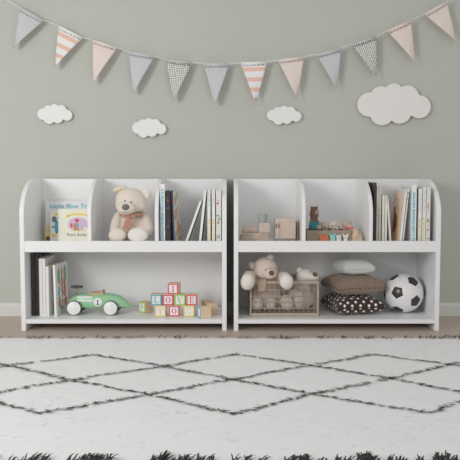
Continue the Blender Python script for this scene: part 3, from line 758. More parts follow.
# ------------------------------------------------------------------ letter blocks
bw = wood('block_wood', (206,182,152), (222,200,172), 30, 'X')
bcol = {'teal': mat('block_teal', (84,172,192), .5), 'pink': mat('block_pink', (216,84,108), .5), 'green': mat('block_green', (150,204,76), .5), 'yellow': mat('block_yellow', (236,206,128), .5)}
bwh = mat('block_white', (240,238,234), .5)
def glyph(mb, ch, A, fn, t=.0006):
    """serif letter drawn by strokes in a box of half-size A"""
    def bar(x0,y0,x1,y1,w):
        dx, dy = x1-x0, y1-y0; l = math.hypot(dx,dy); nx_, ny_ = -dy/l*w/2, dx/l*w/2
        mb.prism([(A*(x0+nx_),A*(y0+ny_)),(A*(x0-nx_),A*(y0-ny_)),(A*(x1-nx_),A*(y1-ny_)),(A*(x1+nx_),A*(y1+ny_))], t, fn)
    def serif(x, y, w=.62): bar(x-w/2, y, x+w/2, y, .16)
    def arc(cx, cy, rx, ry, a0, a1, w, n=20):
        for i in range(n):
            a, b_ = a0+(a1-a0)*i/n, a0+(a1-a0)*(i+1)/n
            def P(a, o):
                ww = w*(.45+.55*abs(math.cos(a))); return (A*(cx+(rx+o*ww)*math.cos(a)), A*(cy+(ry+o*ww*.7)*math.sin(a)))
            mb.prism([P(a,-.5),P(a,.5),P(b_,.5),P(b_,-.5)], t, fn)
    if ch == 'I': bar(0,-.9,0,.9,.34); serif(0,.9,.9); serif(0,-.9,.9)
    if ch == 'L': bar(-.35,-.9,-.35,.9,.32); serif(-.35,.9,.8); bar(-.7,-.9,.7,-.9,.16); bar(.65,-.95,.65,-.4,.14)
    if ch == 'O': arc(0,0,.62,.80,0,2*PI,.36,32)
    if ch == 'V': bar(-.58,.88,0,-.95,.34); bar(.55,.88,0,-.95,.16); serif(-.58,.9,.6); serif(.55,.9,.5)
    if ch == 'E': bar(-.38,-.9,-.38,.9,.32); bar(-.7,.9,.62,.9,.16); bar(-.7,-.9,.66,-.9,.16); bar(-.3,0,.3,0,.14); bar(.6,.95,.6,.5,.13); bar(.64,-.95,.64,-.45,.13); bar(.3,.25,.3,-.25,.12)
    if ch == 'Y': bar(-.58,.88,0,0,.32); bar(.55,.88,0,0,.16); bar(0,.05,0,-.9,.32); serif(0,-.9,.8); serif(-.58,.9,.56); serif(.55,.9,.5)
    if ch == 'U': bar(-.5,.9,-.5,-.3,.32); bar(.5,.9,.5,-.3,.16); arc(0,-.3,.5,.6,PI,2*PI,.30,16); serif(-.5,.9,.6); serif(.5,.9,.5)
    if ch == 'P': bar(-.38,-.9,-.38,.9,.32); serif(-.38,-.9,.8); bar(-.7,.9,.1,.9,.16); bar(-.38,0,.1,0,.14); arc(.1,.45,.42,.45,-PI/2,PI/2,.30,14)
BS = .0556
def block(label, ch, col, x, y, z, rz=0, rcol=None, chr_=None):
    root = thing('letter_block', label, 'toy block', (0,0,0), 'wooden letter blocks')
    h = BS/2; g = .0008
    MB().box((-h+g,-h+g,0),(h-g,h-g,BS)).build('block_body', bw, root, bevel=.0022)
    def face(fn, c_, letter):
        fm = MB(); o_, i_ = h*.93, h*.72
        for (a,b_,c2,d) in ((-o_,-o_,o_,-i_),(-o_,i_,o_,o_),(-o_,-i_,-i_,i_),(i_,-i_,o_,i_)): fm.prism(rect(a,b_,c2,d), .0012, fn)
        fm.build('face_frame', c_, root)
        MB().prism(rect(-i_,-i_,i_,i_), .0006, fn).build('face_panel', bwh, root)
        if letter: l = MB(); glyph(l, letter, h*.56, lambda u, v, w: fn(u, v, .0005+w)); l.build('letter', c_, root)
    face(lambda u, v, w: (u, -h+g-w, h+v), bcol[col], ch)
    if rcol: face(lambda u, v, w: (h-g+w, u, h+v), bcol[rcol], chr_)
    root.location = (x, y, z); root.rotation_euler = (0, 0, rz)
yb = .072+BS/2; kb = sc(.085)*1.012
bx = lambda p0, p1: ((p0+p1)/2-230.7)*kb
E_ = .0002
block('yellow framed block with letter Y in the bottom row', 'Y', 'yellow', bx(155.7,167), yb, ZL)
block('pink framed block with letter O in the bottom row', 'O', 'pink', bx(169.4,180.6), yb, ZL)
block('yellow framed block with letter U in the bottom row', 'U', 'yellow', bx(184.1,195.6), yb, ZL)
kb = sc(.085)*1.006; z2 = ZL+BS+E_
block('teal framed block with letter L in the middle row', 'L', 'teal', bx(151.3,162.5), yb, z2)
block('pink framed block with letter O in the middle row', 'O', 'pink', bx(163.1,174.3), yb, z2, .01)
block('green framed block with letter V in the middle row', 'V', 'green', bx(175.0,186.2), yb, z2)
block('pink framed block with letter E in the middle row', 'E', 'pink', bx(186.8,198.0), yb+.001, z2)
block('pink framed block with letter I on top of the stack', 'I', 'pink', bx(169.0,180.3), yb, z2+BS+E_, -.17)
block('green framed block with letter P turned aside, left of the stack', 'P', 'green', (145.6-230)*sc(.18)*1.01, .158+BS*.7, ZL, -.76)
block('plain wooden sided block turned aside in front, right of the stack', None, 'teal', (204.4-230)*sc(.05)*1.012, .052, ZL, -1.22)
block('plain wooden block behind the right end of the stack', None, 'pink', (206.4-230)*sc(.2)*1.01, .215+.02, ZL, PI+.1)
block('wooden block with a pink framed side, half hidden at the right end', None, 'yellow', (210.6-230)*sc(.13)*1.012, .150, ZL, PI+.35-PI*0, None)

# ------------------------------------------------------------------ cushions
def cushion(label, cx, cy, z0, z1, half, rz, mt, trim=None, seed=0, tilt=(0,0)):
    root = thing('cushion', label, 'cushion', (0,0,0), 'cushions stacked beside the ball')
    n = 48; hh = (z1-z0)/2; rnd = random.Random(seed)
    mb = MB(); uvs = []
    for sgn in (1, -1):
        vs = []
        for j in range(n+1):
            for i in range(n+1):
                u, v = -1+2*i/n, -1+2*j/n
                e = (max(0,1-abs(u)**3))**.36 * (max(0,1-abs(v)**3))**.36
                x = half*u*(1-.10*(1-v*v)); y = half*v*(1-.10*(1-u*u))
                w = .0012*math.sin(7*u+seed)*math.cos(6*v+seed*2)*e
                vs.append((x, y, hh*(1.16 if sgn > 0 else -.84)*e + hh*-.16 + w))
        Vv = [Vector(p) for p in vs]; m2 = n//2; W_ = n+1
        for j in range(n+1):
            for i in range(n+1):
                lu = sum((Vv[j*W_+a]-Vv[j*W_+a+1]).length for a in range(min(i, m2), max(i, m2))) * (1 if i > m2 else -1)
                lv = sum((Vv[a*W_+i]-Vv[(a+1)*W_+i]).length for a in range(min(j, m2), max(j, m2))) * (1 if j > m2 else -1)
                uvs.append((lu+.5, lv+.5))
        fs = [(j*(n+1)+i, j*(n+1)+i+1, (j+1)*(n+1)+i+1, (j+1)*(n+1)+i) for j in range(n) for i in range(n)]
        if sgn < 0: fs = [f[::-1] for f in fs]
        mb.add(vs, fs, True)
    mb.uv = uvs
    mb.build('cushion_cover', mt, root, recalc=False)
    # piping round the seam
    ed = []
    for k in range(4*n):
        sd, i = divmod(k, n); t = -1+2*i/n
        u, v = [(t,-1),(1,t),(-t,1),(-1,-t)][sd]
        ed.append((half*u*(1-.10*(1-v*v)), half*v*(1-.10*(1-u*u)), -.16*hh))
    ed.append(ed[0]); MB().tube(ed, .0016, 6, cap=False).build('cushion_piping', trim or mt, root)
    root.location = (cx, cy, (z0+z1)/2); root.rotation_euler = (tilt[0], tilt[1], rz)
def uvmat(name, fn):
    m, nt, b, N = nodes(name, .92); tc = N('ShaderNodeTexCoord'); b.inputs['Sheen Weight'].default_value = .2
    fn(nt, b, N, tc.outputs['UV']); return m
def dots(nt, b, N, uv):
    mp = N('ShaderNodeMapping'); mp.inputs['Scale'].default_value = (33,33,1); mp.inputs['Rotation'].default_value = (0,0,PI/4); nt.links.new(uv, mp.inputs['Vector'])
    v = N('ShaderNodeTexVoronoi'); v.voronoi_dimensions = '2D'; v.inputs['Scale'].default_value = 1; v.inputs['Randomness'].default_value = .28; nt.links.new(mp.outputs['Vector'], v.inputs['Vector'])
    r = ramp(nt, v.outputs['Distance'], [(0, (240,236,232)), (.23, (64,42,36))]); nt.links.new(r.outputs['Color'], b.inputs['Base Color'])
def weave(nt, b, N, uv):
    mp = N('ShaderNodeMapping'); mp.inputs['Scale'].default_value = (120,120,1); mp.inputs['Rotation'].default_value = (0,0,PI/4); nt.links.new(uv, mp.inputs['Vector'])
    v = N('ShaderNodeTexVoronoi'); v.voronoi_dimensions = '2D'; v.inputs['Scale'].default_value = 1; v.inputs['Randomness'].default_value = .12; nt.links.new(mp.outputs['Vector'], v.inputs['Vector'])
    r = ramp(nt, v.outputs['Distance'], [(0, (176,158,140)), (.36, (84,62,50))]); nt.links.new(r.outputs['Color'], b.inputs['Base Color'])
def knit(nt, b, N, uv):
    w = N('ShaderNodeTexWave'); w.wave_type = 'BANDS'; w.bands_direction = 'DIAGONAL'; w.inputs['Scale'].default_value = 75; w.inputs['Distortion'].default_value = 3; w.inputs['Detail Scale'].default_value = 6; nt.links.new(uv, w.inputs['Vector'])
    r = ramp(nt, w.outputs['Fac'], [(.1, (196,200,196)), (.8, (222,225,222))], 'LINEAR'); nt.links.new(r.outputs['Color'], b.inputs['Base Color'])
    bp = N('ShaderNodeBump'); bp.inputs['Strength'].default_value = .6; bp.inputs['Distance'].default_value = .003; nt.links.new(w.outputs['Fac'], bp.inputs['Height']); nt.links.new(bp.outputs['Normal'], b.inputs['Normal'])
cxw = (353-230)*sc(.21)
cushion('dark brown cushion with white dots, bottom of the stack', cxw+.001, .208, ZL, .152, .130, .20, uvmat('dots', dots), mat('piping_dark', (50,38,34), .9), 1)
cushion('brown and beige woven cushion, middle of the stack', cxw, .206, .1522, .256, .128, .24, uvmat('weave', weave), mat('piping_brown', (92,72,60), .9), 2)
cushion('small pale grey knitted cushion on top of the stack', cxw+.002, .19, .2562, .334, .086, .22, uvmat('knit', knit), None, 3)

# ------------------------------------------------------------------ football
R0 = .0998; pc = at(403.6, 293.2, .1935); bc = Vector((pc.x, .1935, ZL+R0))
phi = (1+5**.5)/2
iv = [Vector(p).normalized() for p in [(0,a,b_*phi) for a in (1,-1) for b_ in (1,-1)] + [(a,b_*phi,0) for a in (1,-1) for b_ in (1,-1)] + [(b_*phi,0,a) for a in (1,-1) for b_ in (1,-1)]]
a0 = iv[0]; nb = min((v for v in iv if v is not a0), key=lambda v: (v-a0).length)
def frame(a, b_):
    z = a.normalized(); x = (b_ - z*b_.dot(z)).normalized(); return Matrix((x, z.cross(x), z)).transposed()
t0 = Vector((-.317, -.948, .017)); t1 = Vector((.417, -.668, .617))
wv_ = (Vector((0,-D,H))-bc).normalized(); rv_ = Vector((0,0,1)).cross(wv_).normalized(); uv_ = wv_.cross(rv_)
toW = lambda x, y: (rv_*x + uv_*y + wv_*math.sqrt(1-x*x-y*y))
t0, t1 = toW(-.317, .017), (toW(.417,.617) + Matrix.Rotation(math.radians(-72), 3, toW(-.317,.017)) @ toW(-.52,.72))
Rm = frame(t0, t1) @ frame(a0, nb).transposed()
iv = [Rm @ v for v in iv]
pent = []
for v in iv:
    ns = [w for w in iv if .3 < w.dot(v) < .6]
    ax = ns[0]-v*ns[0].dot(v); ax.normalize(); ay = v.cross(ax)
    ns.sort(key=lambda w: math.atan2(w.dot(ay), w.dot(ax)))
    ws_ = []
    for w in ns: q_ = (2*v+w)/3; ws_.append(q_/q_.dot(v)-v)
    es = []
    for i in range(5):
        e_ = (ws_[i]+ws_[(i+1)%5])/2; es.append((e_.normalized(), e_.length*.93))
    pent.append((v, es))
bm = bmesh.new(); bmesh.ops.create_icosphere(bm, subdivisions=6, radius=1)
for v in bm.verts:
    p = v.co.normalized(); d_ = 0; 
    v0, es = max(pent, key=lambda k: k[0].dot(p)); q_ = p/p.dot(v0)-v0
    m_ = max(q_.dot(e_)-l for e_, l in es)
    d_ = -.006*math.exp(-(m_/.018)**2)
    v.co = p*R0*(1+d_)
for f_ in bm.faces:
    p = f_.calc_center_median().normalized(); v0, es = max(pent, key=lambda k: k[0].dot(p)); q_ = p/p.dot(v0)-v0
    f_.material_index = 1 if all(q_.dot(e_) < l for e_, l in es) else 0; f_.smooth = True
me = bpy.data.meshes.new('ball_skin'); bm.to_mesh(me); bm.free()
me.materials.append(mat('ball_white', (228,231,230), .32)); me.materials.append(mat('ball_black', (58,52,52), .22))
o = bpy.data.objects.new('soccer_ball', me); o.location = bc; C.objects.link(o)
tag(o, 'white soccer ball with dark pentagons on the lower right shelf', 'ball')

# ------------------------------------------------------------------ wooden train, crown cup, wagon (right bookcase, left compartment)
tw = wood('toy_wood', (190,173,160), (204,189,176), 20, 'X'); tw2 = wood('toy_wood_dark', (168,150,136), (182,164,150), 20, 'X')
YT = .10; s = sc(YT)
def X(px, Y=YT): return (px-230)*sc(Y)*1.006
def Z(py, Y=YT): return at(230, py, Y).z
tr = thing('toy_train', 'pale wooden toy train engine with round boiler', 'toy train', (X(255), YT+.03, ZU))
wr = 6.6*s
zc = ZU+wr
MB().box((X(243), YT+.010, zc-.006), (X(268.5), YT+.055, Z(233.0))).build('train_base', tw, tr, bevel=.004)
MB().lathe([(.001,-.0)]+[(3.8*s*.8, 0),(3.8*s, .004),(3.8*s, 15.4*s),(3.8*s*.9, 16*s)], (X(242), YT+.032, Z(229.9)), 'X', 28).build('boiler', tw, tr)
MB().box((X(258.9), YT+.004, Z(233)), (X(269.8), YT+.060, Z(222.9))).build('cab', tw, tr, bevel=.003)
for px in (246.3, 264.9):
    for yy in (YT-.002, YT+.067):
        MB().lathe([(wr*.9,-.006),(wr,-.004),(wr,.004),(wr*.9,.006)], (X(px), yy, ZU+wr), 'Y', 28).build('wheel', tw2, tr)
    MB().tube([(X(px),YT,ZU+wr),(X(px),YT+.065,ZU+wr)], .003, 8).build('axle', tw2, tr)
gc = mat('felt_grey', (160,168,162), .9, .3, 300)
cr = MB(); c = Vector((X(262.6), YT+.032, Z(222.9)+.0004)); n = 40; vs = []; r0, r1_ = 3.9*s, 5.1*s; hh = 9.6*s
for k in range(n):
    a = 2*PI*k/n; hk = hh*(1-.20*abs(((k*5/n)%1)*2-1)); 
    for rr_, z_ in ((r0, 0), (r1_, hk), (r1_-.0025, hk), (r0-.0025, .002)): vs.append(c+Vector((rr_*math.cos(a), rr_*math.sin(a), z_)))
fs = [(4*k+j, 4*((k+1)%n)+j, 4*((k+1)%n)+j+1, 4*k+j+1) for k in range(n) for j in range(3)] + [tuple(4*k for k in range(n))[::-1], tuple(4*k+3 for k in range(n))]
tag(cr.add(vs, fs).build('felt_cup', gc), 'small grey green crown cup standing on the cab of the wooden train', 'cup')
wg = thing('toy_wagon', 'pale wooden wagon with rounded roof and small windows', 'toy wagon', (X(284.5), YT+.05, ZU))
WX0, WX1 = X(275.2), X(295.6); zf, zt = Z(238.8), Z(218.4)
prof = [(WX0, zf), (WX1, zf), (WX1, zt-.012)] + [(WX1-.012+.012*math.cos(a), zt-.012+.012*math.sin(a)) for a in [PI/2*k/6 for k in range(1,7)]] + [(WX0+.008-.008*math.sin(a), zt-.008+.008*math.cos(a)) for a in [PI/2*k/6 for k in range(7)]]
MB().prism(prof, .11, lambda u, v, w: (u, YT+.002+w, v)).build('wagon_body', tw, wg, bevel=.002)
for px in (275.4, 277.9):
    MB().box((X(px), YT-.0002, Z(228)), (X(px+1.2), YT+.003, Z(223.8))).build('wagon_window', mat('window_brown', (140,116,98), .7), wg)
MB().box((X(279.4), YT-.0005, zf+.002), (X(279.8), YT+.0025, zt-.006)).build('door_groove', tw2, wg)
for px in (276.4, 293.4, 291.4):
    MB().box((X(px), YT+.01, ZU), (X(px+1.5), YT+.025, zf)).build('wagon_foot', tw2, wg)
MB().box((X(276.4), YT+.085, ZU), (X(277.9), YT+.1, zf)).build('wagon_foot', tw2, wg); MB().box((X(293.4), YT+.085, ZU), (X(294.9), YT+.1, zf)).build('wagon_foot', tw2, wg)
tag(MB().box((X(296.9), YT+.02, ZU), (X(298.6), YT+.12, Z(222.6))).build('wooden_tile', tw2, bevel=.003), 'thin wooden tile standing between the wagon and the divider', 'wooden toy')

# ------------------------------------------------------------------ toy crate group (right bookcase, middle compartment)
cwood = wood('crate_wood', (146,130,113), (162,146,128), 22, 'X'); YB = .09
ct = thing('toy_crate', 'open grey brown wooden crate holding small animal toys', 'crate', (X(327,YB), YB+.06, ZU))
cx0, cx1, cz1 = X(306.5,YB), X(351,YB), Z(230.4,YB)
MB().box((cx0, YB, ZU), (cx1, YB+.007, cz1)).build('front_board', cwood, ct, bevel=.001)
MB().box((cx0, YB+.123, ZU), (cx1, YB+.130, cz1)).build('back_board', cwood, ct, bevel=.001)
MB().box((cx0, YB+.0072, ZU), (cx0+.007, YB+.1228, cz1)).build('end_board', cwood, ct, bevel=.001); MB().box((cx1-.007, YB+.0072, ZU), (cx1, YB+.1228, cz1)).build('end_board', cwood, ct, bevel=.001)
MB().box((cx0+.007, YB+.0072, ZU+.001), (cx1-.007, YB+.1228, ZU+.006)).build('bottom_board', cwood, ct)
def small(name, label, parts):
    """parts: (part name, material, [(px,py,Y,rx,ry,rz px)])"""
    p0 = parts[0][2][0]; c = at(p0[0], p0[1], p0[2])
    root = thing(name, label, 'animal toy', (c.x, c.y, ZU+.008), 'small animal toys in the crate')
    for nm, mt, es in parts:
        mb = MB()
        for e_ in es:
            k = sc(e_[2]); mb.ell(at(*e_[:3]), (e_[3]*k, e_[4]*k, e_[5]*k), n=16, k=10)
        if len(es) > 1: mb.build(nm, mt, root, remesh=.0022, smooth=3)
        else: mb.build(nm, mt, root)
fbr = fur('felt_brown', (122,96,84), .1); ftl = fur('felt_teal', (66,136,142), .1); fgr = fur('felt_taupe', (184,168,154), .1); fg2 = fur('felt_light', (200,188,176), .1); fpk = mat('felt_pink', (224,112,112), .9); fpp = mat('felt_peach', (230,186,170), .9)
small('toy_bear_figure', 'tall dark brown bear toy in a teal shirt at the left end of the crate', [
 ('toy_body', fbr, [(314.2,214,.14,4.6,4,6.4),(314.2,209.8,.14,3.8,3.6,3.2),(311.6,207.6,.14,1.2,1.2,1.4),(316.6,207.4,.14,1.2,1.2,1.4),(314,224,.14,4.6,4.2,9),(310.4,227,.135,1.6,2,4)]),
 ('muzzle', fur('felt_sand',(176,158,136),.1), [(317.0,212.4,.118,2.2,1.4,2.4)]),
 ('teal_shirt', ftl, [(314.4,226.6,.136,5.2,4.9,6.0),(311.2,223,.13,1.8,2.4,3.4),(318,223.6,.13,1.6,2.4,3.4)]),
 ('paw', fur('felt_sand',(176,158,136)), [(317.6,227.2,.112,1.7,1.4,2.2)])])
small('toy_mole', 'small round taupe animal head peeking out beside the brown bear toy', [
 ('toy_body', fgr, [(325,226.2,.135,4.4,4,4.6),(325,233,.14,4,4,5),(321.4,223.6,.14,1.3,1,1.4),(328.6,223.6,.14,1.3,1,1.4)]),
 ('nose', fbr, [(324.4,227,.111,1.1,.8,.9)])])
small('toy_elephant', 'pale taupe elephant toy with hanging trunk in the middle of the crate', [
 ('toy_body', fg2, [(334.4,225.4,.135,4.8,4,4.6),(334,234,.14,4.4,4,5),(329.8,226,.135,1.8,1.2,3),(339,226,.135,1.8,1.2,3.2),(337.4,229,.112,1.0,1.2,2.6)]),
 ('eye', fbr, [(332.6,225.4,.1135,.5,.5,.6)]), ('eye', fbr, [(336,225.2,.1135,.5,.5,.6)])])
small('toy_mouse', 'taupe mouse toy with upright ears and pink flowers, right end of the crate', [
 ('toy_body', fgr, [(346.4,225,.15,4.4,4,3.8),(346,233,.15,4.2,4,5),(346.4,221.2,.15,1.6,.9,2.0),(350.6,223,.15,1.5,.9,1.9)]),
 ('ear_lining', fpp, [(346.4,221.2,.145,.8,.5,1.1)]),
 ('pink_flower', fpk, [(347.6,228.0,.122,1.9,1.4,1.4),(345.6,228.6,.122,1.4,1.2,1.2)]), ('pink_flower', fpk, [(351.4,227.6,.122,2.0,1.3,1.3),(353.2,228.2,.122,1.2,1,1)]), ('peach_flower', fpp, [(349.4,226.2,.122,2.0,1.2,1.2),(354.4,229.2,.12,1.6,1,1)])])
def cut(label, mt, pts, Y0=.078, spots=None):
    x0 = sum(p[0] for p in pts)/len(pts); c = at(x0, 240, Y0)
    P_ = [(X(px, Y0), Z(py, Y0)) for px, py in pts]
    P_ = [(a, max(b_, ZU+.0001)) for a, b_ in P_]
    root = thing('animal_cutout', label, 'animal toy', (c.x, Y0, ZU), 'flat animal cutouts before the crate')
    MB().prism(P_, .008, lambda u, v, w: (u, Y0+w, v)).build('cutout_board', mt, root, bevel=.0015)
    if spots:
        for nm, sm_, (px, py, rx, ry) in spots:
            MB().prism(oval(X(px,Y0), Z(py,Y0), rx*sc(Y0), ry*sc(Y0), 14), .0006, lambda u, v, w: (u, Y0-.0006+w, v)).build(nm, sm_, root)
terr = mat('terracotta', (206,112,84), .8); aq = mat('aqua', (130,204,204), .8, 0, 60, .08); cw1 = mat('cutout_white', (224,226,224), .8)
cut('terracotta bear shaped cutout at the left before the crate', terr, [(319.4,250),(319.6,238.5),(319.2,236.6),(320,234.8),(321.6,234.6),(322.6,235.8),(324.6,236.4),(326,234.9),(327.8,235.2),(328.4,237),(328.6,250)])
cut('aqua fox shaped cutout with yellow marks before the crate', aq, [(329.6,250),(329.8,238),(329.0,233.2),(331.4,234.8),(333.0,234.8),(335.4,232.8),(335.2,238),(335.4,250)], spots=[('yellow_mark', yel, (331, 237, .8, 1)), ('yellow_mark', yel, (333.6, 239.4, .9, .9))])
cut('white cat shaped cutout right of the aqua one', cw1, [(336.2,250),(336.3,238),(336.0,234.6),(337.6,235.6),(339.4,235.6),(341.0,234.2),(340.8,238),(341,250)], spots=[('grey_face', gcov, (338.6, 238, 1.3, 1))])
cut('white fox shaped cutout, rightmost before the crate', mat('cutout_cream', (232,228,222), .8), [(343.2,250),(343.6,239),(341.8,233.0),(344.2,235.2),(345.8,235.2),(348.6,233.4),(347.2,239),(347.4,250)], spots=[('grey_face', gcov, (345.4, 237.6, 1.4, 1))])
pm = mat('patch_beige', (208,186,164), .9, .3, 120, .05)
pouch = thing('fabric_pouch', 'rounded beige pouch with orange and green dots beside the crate', 'pouch', (X(357,.11), .12, ZU))
mb = MB(); mb.ell(Vector((X(355,.11), .13, ZU+.036)), (.031, .05, .055)); mb.ell(Vector((X(359.5,.11), .13, ZU+.03)), (.016, .045, .045)); mb.v = [(x,y,max(z,ZU+.0003)) for x,y,z in mb.v]
mb.build('pouch_body', pm, pouch, remesh=.003, smooth=4)
for k in range(12):
    u, v = rr.uniform(-.024,.026), rr.uniform(.035,.076); 
    yy = .13-.05*math.sqrt(max(0, 1-(u/.031)**2-((v-.036)/.055)**2))
    MB().ell(Vector((X(355,.11)+u, yy, ZU+v)), (.003,.002,.003), n=10, k=6).build('dot', [org, grn, yel][k%3], pouch)

# ------------------------------------------------------------------ rug
RX0, RX1 = -1.42, 1.30; RY0, RY1 = -1.80, -.200; RZ = .016
tA = [(p[0], p[1]) for p in [(-46,354),(94.6,354),(235,353.4),(373,353.7),(512,354)]]
def fl(px, py): v = on_plane(px, py, RZ+.006); return (v.x, v.y)
r1_ = [fl(*p) for p in tA]
r2_ = [fl(*p) for p in [(-136,365),(9,364.6),(163,365.4),(311,364.2),(450,363.3),(600,364)]]
r3_ = [fl(*p) for p in [(-92,379),(71,379),(233,378.5),(390,377.4),(552,378)]]
r4_ = [fl(*p) for p in [(-185,395),(-22,395),(150,393.6),(312,393),(478,394),(650,394)]]
r5_ = [fl(*p) for p in [(-160,412),(38,412.2),(233.5,413),(430,412),(625,412)]]
segs = []
for i in range(5):
    segs += [(r1_[i], r2_[i]), (r1_[i], r2_[i+1]), (r3_[i], r2_[i]), (r3_[i], r2_[i+1]), (r3_[i], r4_[i]), (r3_[i], r4_[i+1]), (r5_[i], r4_[i]), (r5_[i], r4_[i+1])]
clip = [sg for sg in segs if min(sg[0][0], sg[1][0]) < RX1+.3 and max(sg[0][0], sg[1][0]) > RX0-.3]
rug = thing('shaggy_rug', 'white shaggy rug with dark diamond lines and fringed ends', 'rug', ((RX0+RX1)/2, (RY0+RY1)/2, 0))
rw = mat('rug_white', (240,239,237), .95, .25, 90, .012, sheen=.2, spec=.1); rd = mat('rug_dark', (66,66,62), .95, spec=.1)
rr = random.Random(11)
from mathutils import noise
nx, ny = 180, 96
gv = []
def hz(x, y): return RZ + .0018*noise.noise(Vector((x*9, y*12, 0))) + .0008*noise.noise(Vector((x*30, y*40, 3)))
for j in range(ny+1):
    for i in range(nx+1):
        x = RX0+(RX1-RX0)*i/nx; y = RY0+(RY1-RY0)*j/ny
        edge = min(1, min(i, nx-i, j, ny-j)/1.5)
        gv.append((x + .004*noise.noise(Vector((x*20,y*20,9))), y + .006*noise.noise(Vector((x*20,y*20,5))), .002 + (hz(x, y)-.002)*edge**.5))
gf = [(j*(nx+1)+i, j*(nx+1)+i+1, (j+1)*(nx+1)+i+1, (j+1)*(nx+1)+i) for j in range(ny) for i in range(nx)]
o0 = len(gv); gv += [(RX0,RY0,.0005),(RX1,RY0,.0005),(RX1,RY1,.0005),(RX0,RY1,.0005)]; gf.append((o0+3,o0+2,o0+1,o0))
MB().add(gv, gf, True).build('rug_base', rw, rug, recalc=False)
def blade(mb, x, y, z, a, l, w, lift):
    dx, dy = math.cos(a), math.sin(a); px, py = -dy*w/2, dx*w/2
    mb.v += [(x-px, y-py, z), (x+px, y+py, z), (x+dx*l*.6+px*.8, y+dy*l*.6+py*.8, z+lift), (x+dx*l*.6-px*.8, y+dy*l*.6-py*.8, z+lift), (x+dx*l, y+dy*l, z+lift*.7)]
    o_ = len(mb.v)-5; mb.f += [[o_, o_+1, o_+2, o_+3], [o_+3, o_+2, o_+4]]; mb.mi += [0, 0]; mb.sm += [True, True]
pw = MB()
for k in range(2000):
    x = rr.uniform(RX0+.005, RX1-.005); y = rr.uniform(RY0, RY1)
    blade(pw, x, y, hz(x,y)+.0003, rr.uniform(-2.6, -.5) + noise.noise(Vector((x*5,y*5,2)))*2, rr.uniform(.016,.034), rr.uniform(.004,.008), rr.uniform(.0002,.0008))
pile = pw.build('rug_pile', rw, rug, recalc=False); pile['kind'] = 'stuff'
dl = MB()
for (p, q) in clip:
    L_ = math.hypot(q[0]-p[0], q[1]-p[1]); a = math.atan2(q[1]-p[1], q[0]-p[0])
    n_ = int(L_/.0034)
    for k in range(n_):
        t = (k+rr.random())/n_; gapn = noise.noise(Vector((p[0]*7+t*L_*14, p[1]*7, 4)))
        if gapn < -.28 and rr.random() < .6: continue
        wv = .008*noise.noise(Vector((t*L_*10, p[0]*3, p[1]*5)))
        x = p[0]+(q[0]-p[0])*t + rr.gauss(0,.004); y = p[1]+(q[1]-p[1])*t + wv + rr.gauss(0,.0045)
        if not (RX0+.01 < x < RX1-.01): continue
        aa = rr.gauss(-.15, .35) + (PI if rr.random() < .5 else 0) + a*.5*(1 if abs(a) < PI/2 else 0)
        blade(dl, x, y, hz(x,y)+.003, aa, rr.uniform(.012,.028), rr.uniform(.0026,.0054), rr.uniform(.001,.003))
dp = dl.build('diamond_lines', rd, rug, recalc=False); dp['kind'] = 'stuff'
# dark tufts on both fringed ends
def tuft(x, y, n_, wid, sgn, ln, pr, thick, am=1.12, asd=.5):
    for k in range(n_):
        xx = x + rr.gauss(0, wid)
        blade(pr, xx, y + rr.uniform(-.012,.012), hz(xx, y)+rr.uniform(0,.006), sgn*rr.gauss(am, asd), rr.uniform(.5,1)*ln, rr.uniform(.6,1)*thick, rr.uniform(.003,.012))
nf = MB()
xs_near = [(12,6),(20,5),(32,10),(44,7),(68,6),(78,5),(88,12),(98,14),(108,9),(150,6),(156,9),(164,12),(172,6),(182,9),(190,7),(198,6),(212,6),(235,6),(246,7),(262,4),(290,9),(305,12),(322,5),(338,8),(346,6),(362,14),(368,12),(376,8),(390,7),(400,7),(420,5),(438,13),(446,10),(456,6),(-12,10),(-30,8),(474,9),(490,8)]
for px, n_ in xs_near:
    for e in (0, 1):
        p = on_plane(px + e*2.2 - 2, 463.0 - e*2.5 - (n_>9)*2.4 + rr.uniform(-.8,.8), RZ+.006)
        tuft(p.x, p.y, int(n_*.8), .0062, 1, .040, nf, .0060, 1.1, .30)
for k in range(60):
    xx = RX0 + (RX1-RX0)*(k+rr.random())/60; tuft(xx, RY0+.01, 14, .012, -1, .05, nf, .006)
fo = nf.build('near_fringe', rd, rug, recalc=False); fo['kind'] = 'stuff'
ff = MB(); x = RX0+.02
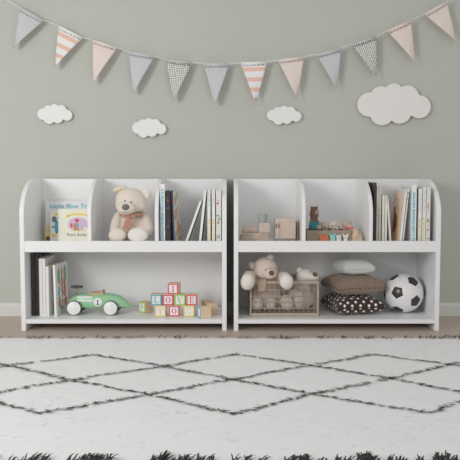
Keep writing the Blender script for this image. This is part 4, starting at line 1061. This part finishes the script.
while x < RX1-.02:
    tuft(x, RY1-.044, rr.choice([0,2,4,6,9,12]), .013, 1, .022, ff, .0055, .35, .45); x += rr.uniform(.018,.05)
fo = ff.build('far_fringe', rd, rug, recalc=False); fo['kind'] = 'stuff'

# ------------------------------------------------------------------ light
w = bpy.data.worlds.new('room_light'); S.world = w; w.use_nodes = True
nt = w.node_tree; bg = nt.nodes['Background']
tc = nt.nodes.new('ShaderNodeTexCoord'); sx = nt.nodes.new('ShaderNodeSeparateXYZ'); nt.links.new(tc.outputs['Generated'], sx.inputs[0])
cr = nt.nodes.new('ShaderNodeValToRGB'); e = cr.color_ramp.elements
while len(e) < 5: e.new(.5)
for k, (p_, v_) in enumerate([(.0, .48), (.14, .72), (.33, .84), (.6, .58), (1.0, .46)]): e[k].position = p_; e[k].color = (v_, v_, v_, 1)
nt.links.new(sx.outputs['Z'], cr.inputs['Fac']); nt.links.new(cr.outputs['Color'], bg.inputs['Strength'])
bg.inputs['Color'].default_value = (1.0, .995, .985, 1)
def area(name, loc, target, sx_, sy_, power, col=(1,1,1)):
    l = bpy.data.lights.new(name, 'AREA'); l.shape = 'RECTANGLE'; l.size = sx_; l.size_y = sy_; l.energy = power; l.color = col
    o = bpy.data.objects.new(name, l); C.objects.link(o); o.location = loc
    o.rotation_euler = (Vector(target)-Vector(loc)).to_track_quat('-Z', 'Y').to_euler()
area('added_fill_right', (1.5, -3.9, 1.6), (-.3, .3, .5), 1.6, 1.2, 13, (1, 1, 1))  # added weak fill from the right front, lightens the inner side panels
area('window_daylight', (-2.25, -2.9, 1.45), (-.55, .3, .6), 1.0, 1.0, 50, (1, .995, .99))

cam = bpy.data.cameras.new('camera'); co = bpy.data.objects.new('camera', cam); C.objects.link(co)
cam.sensor_width = 36; cam.sensor_fit = 'HORIZONTAL'; cam.lens = 36*F/460; cam.clip_start = .05
co.location = (0, -D, H); co.rotation_euler = (PI/2 - PITCH, 0, 0); S.camera = co
S.view_settings.view_transform = 'Standard'; S.view_settings.look = 'None'; S.view_settings.gamma = 1; S.view_settings.use_curve_mapping = False
S.view_settings.exposure = -0.24
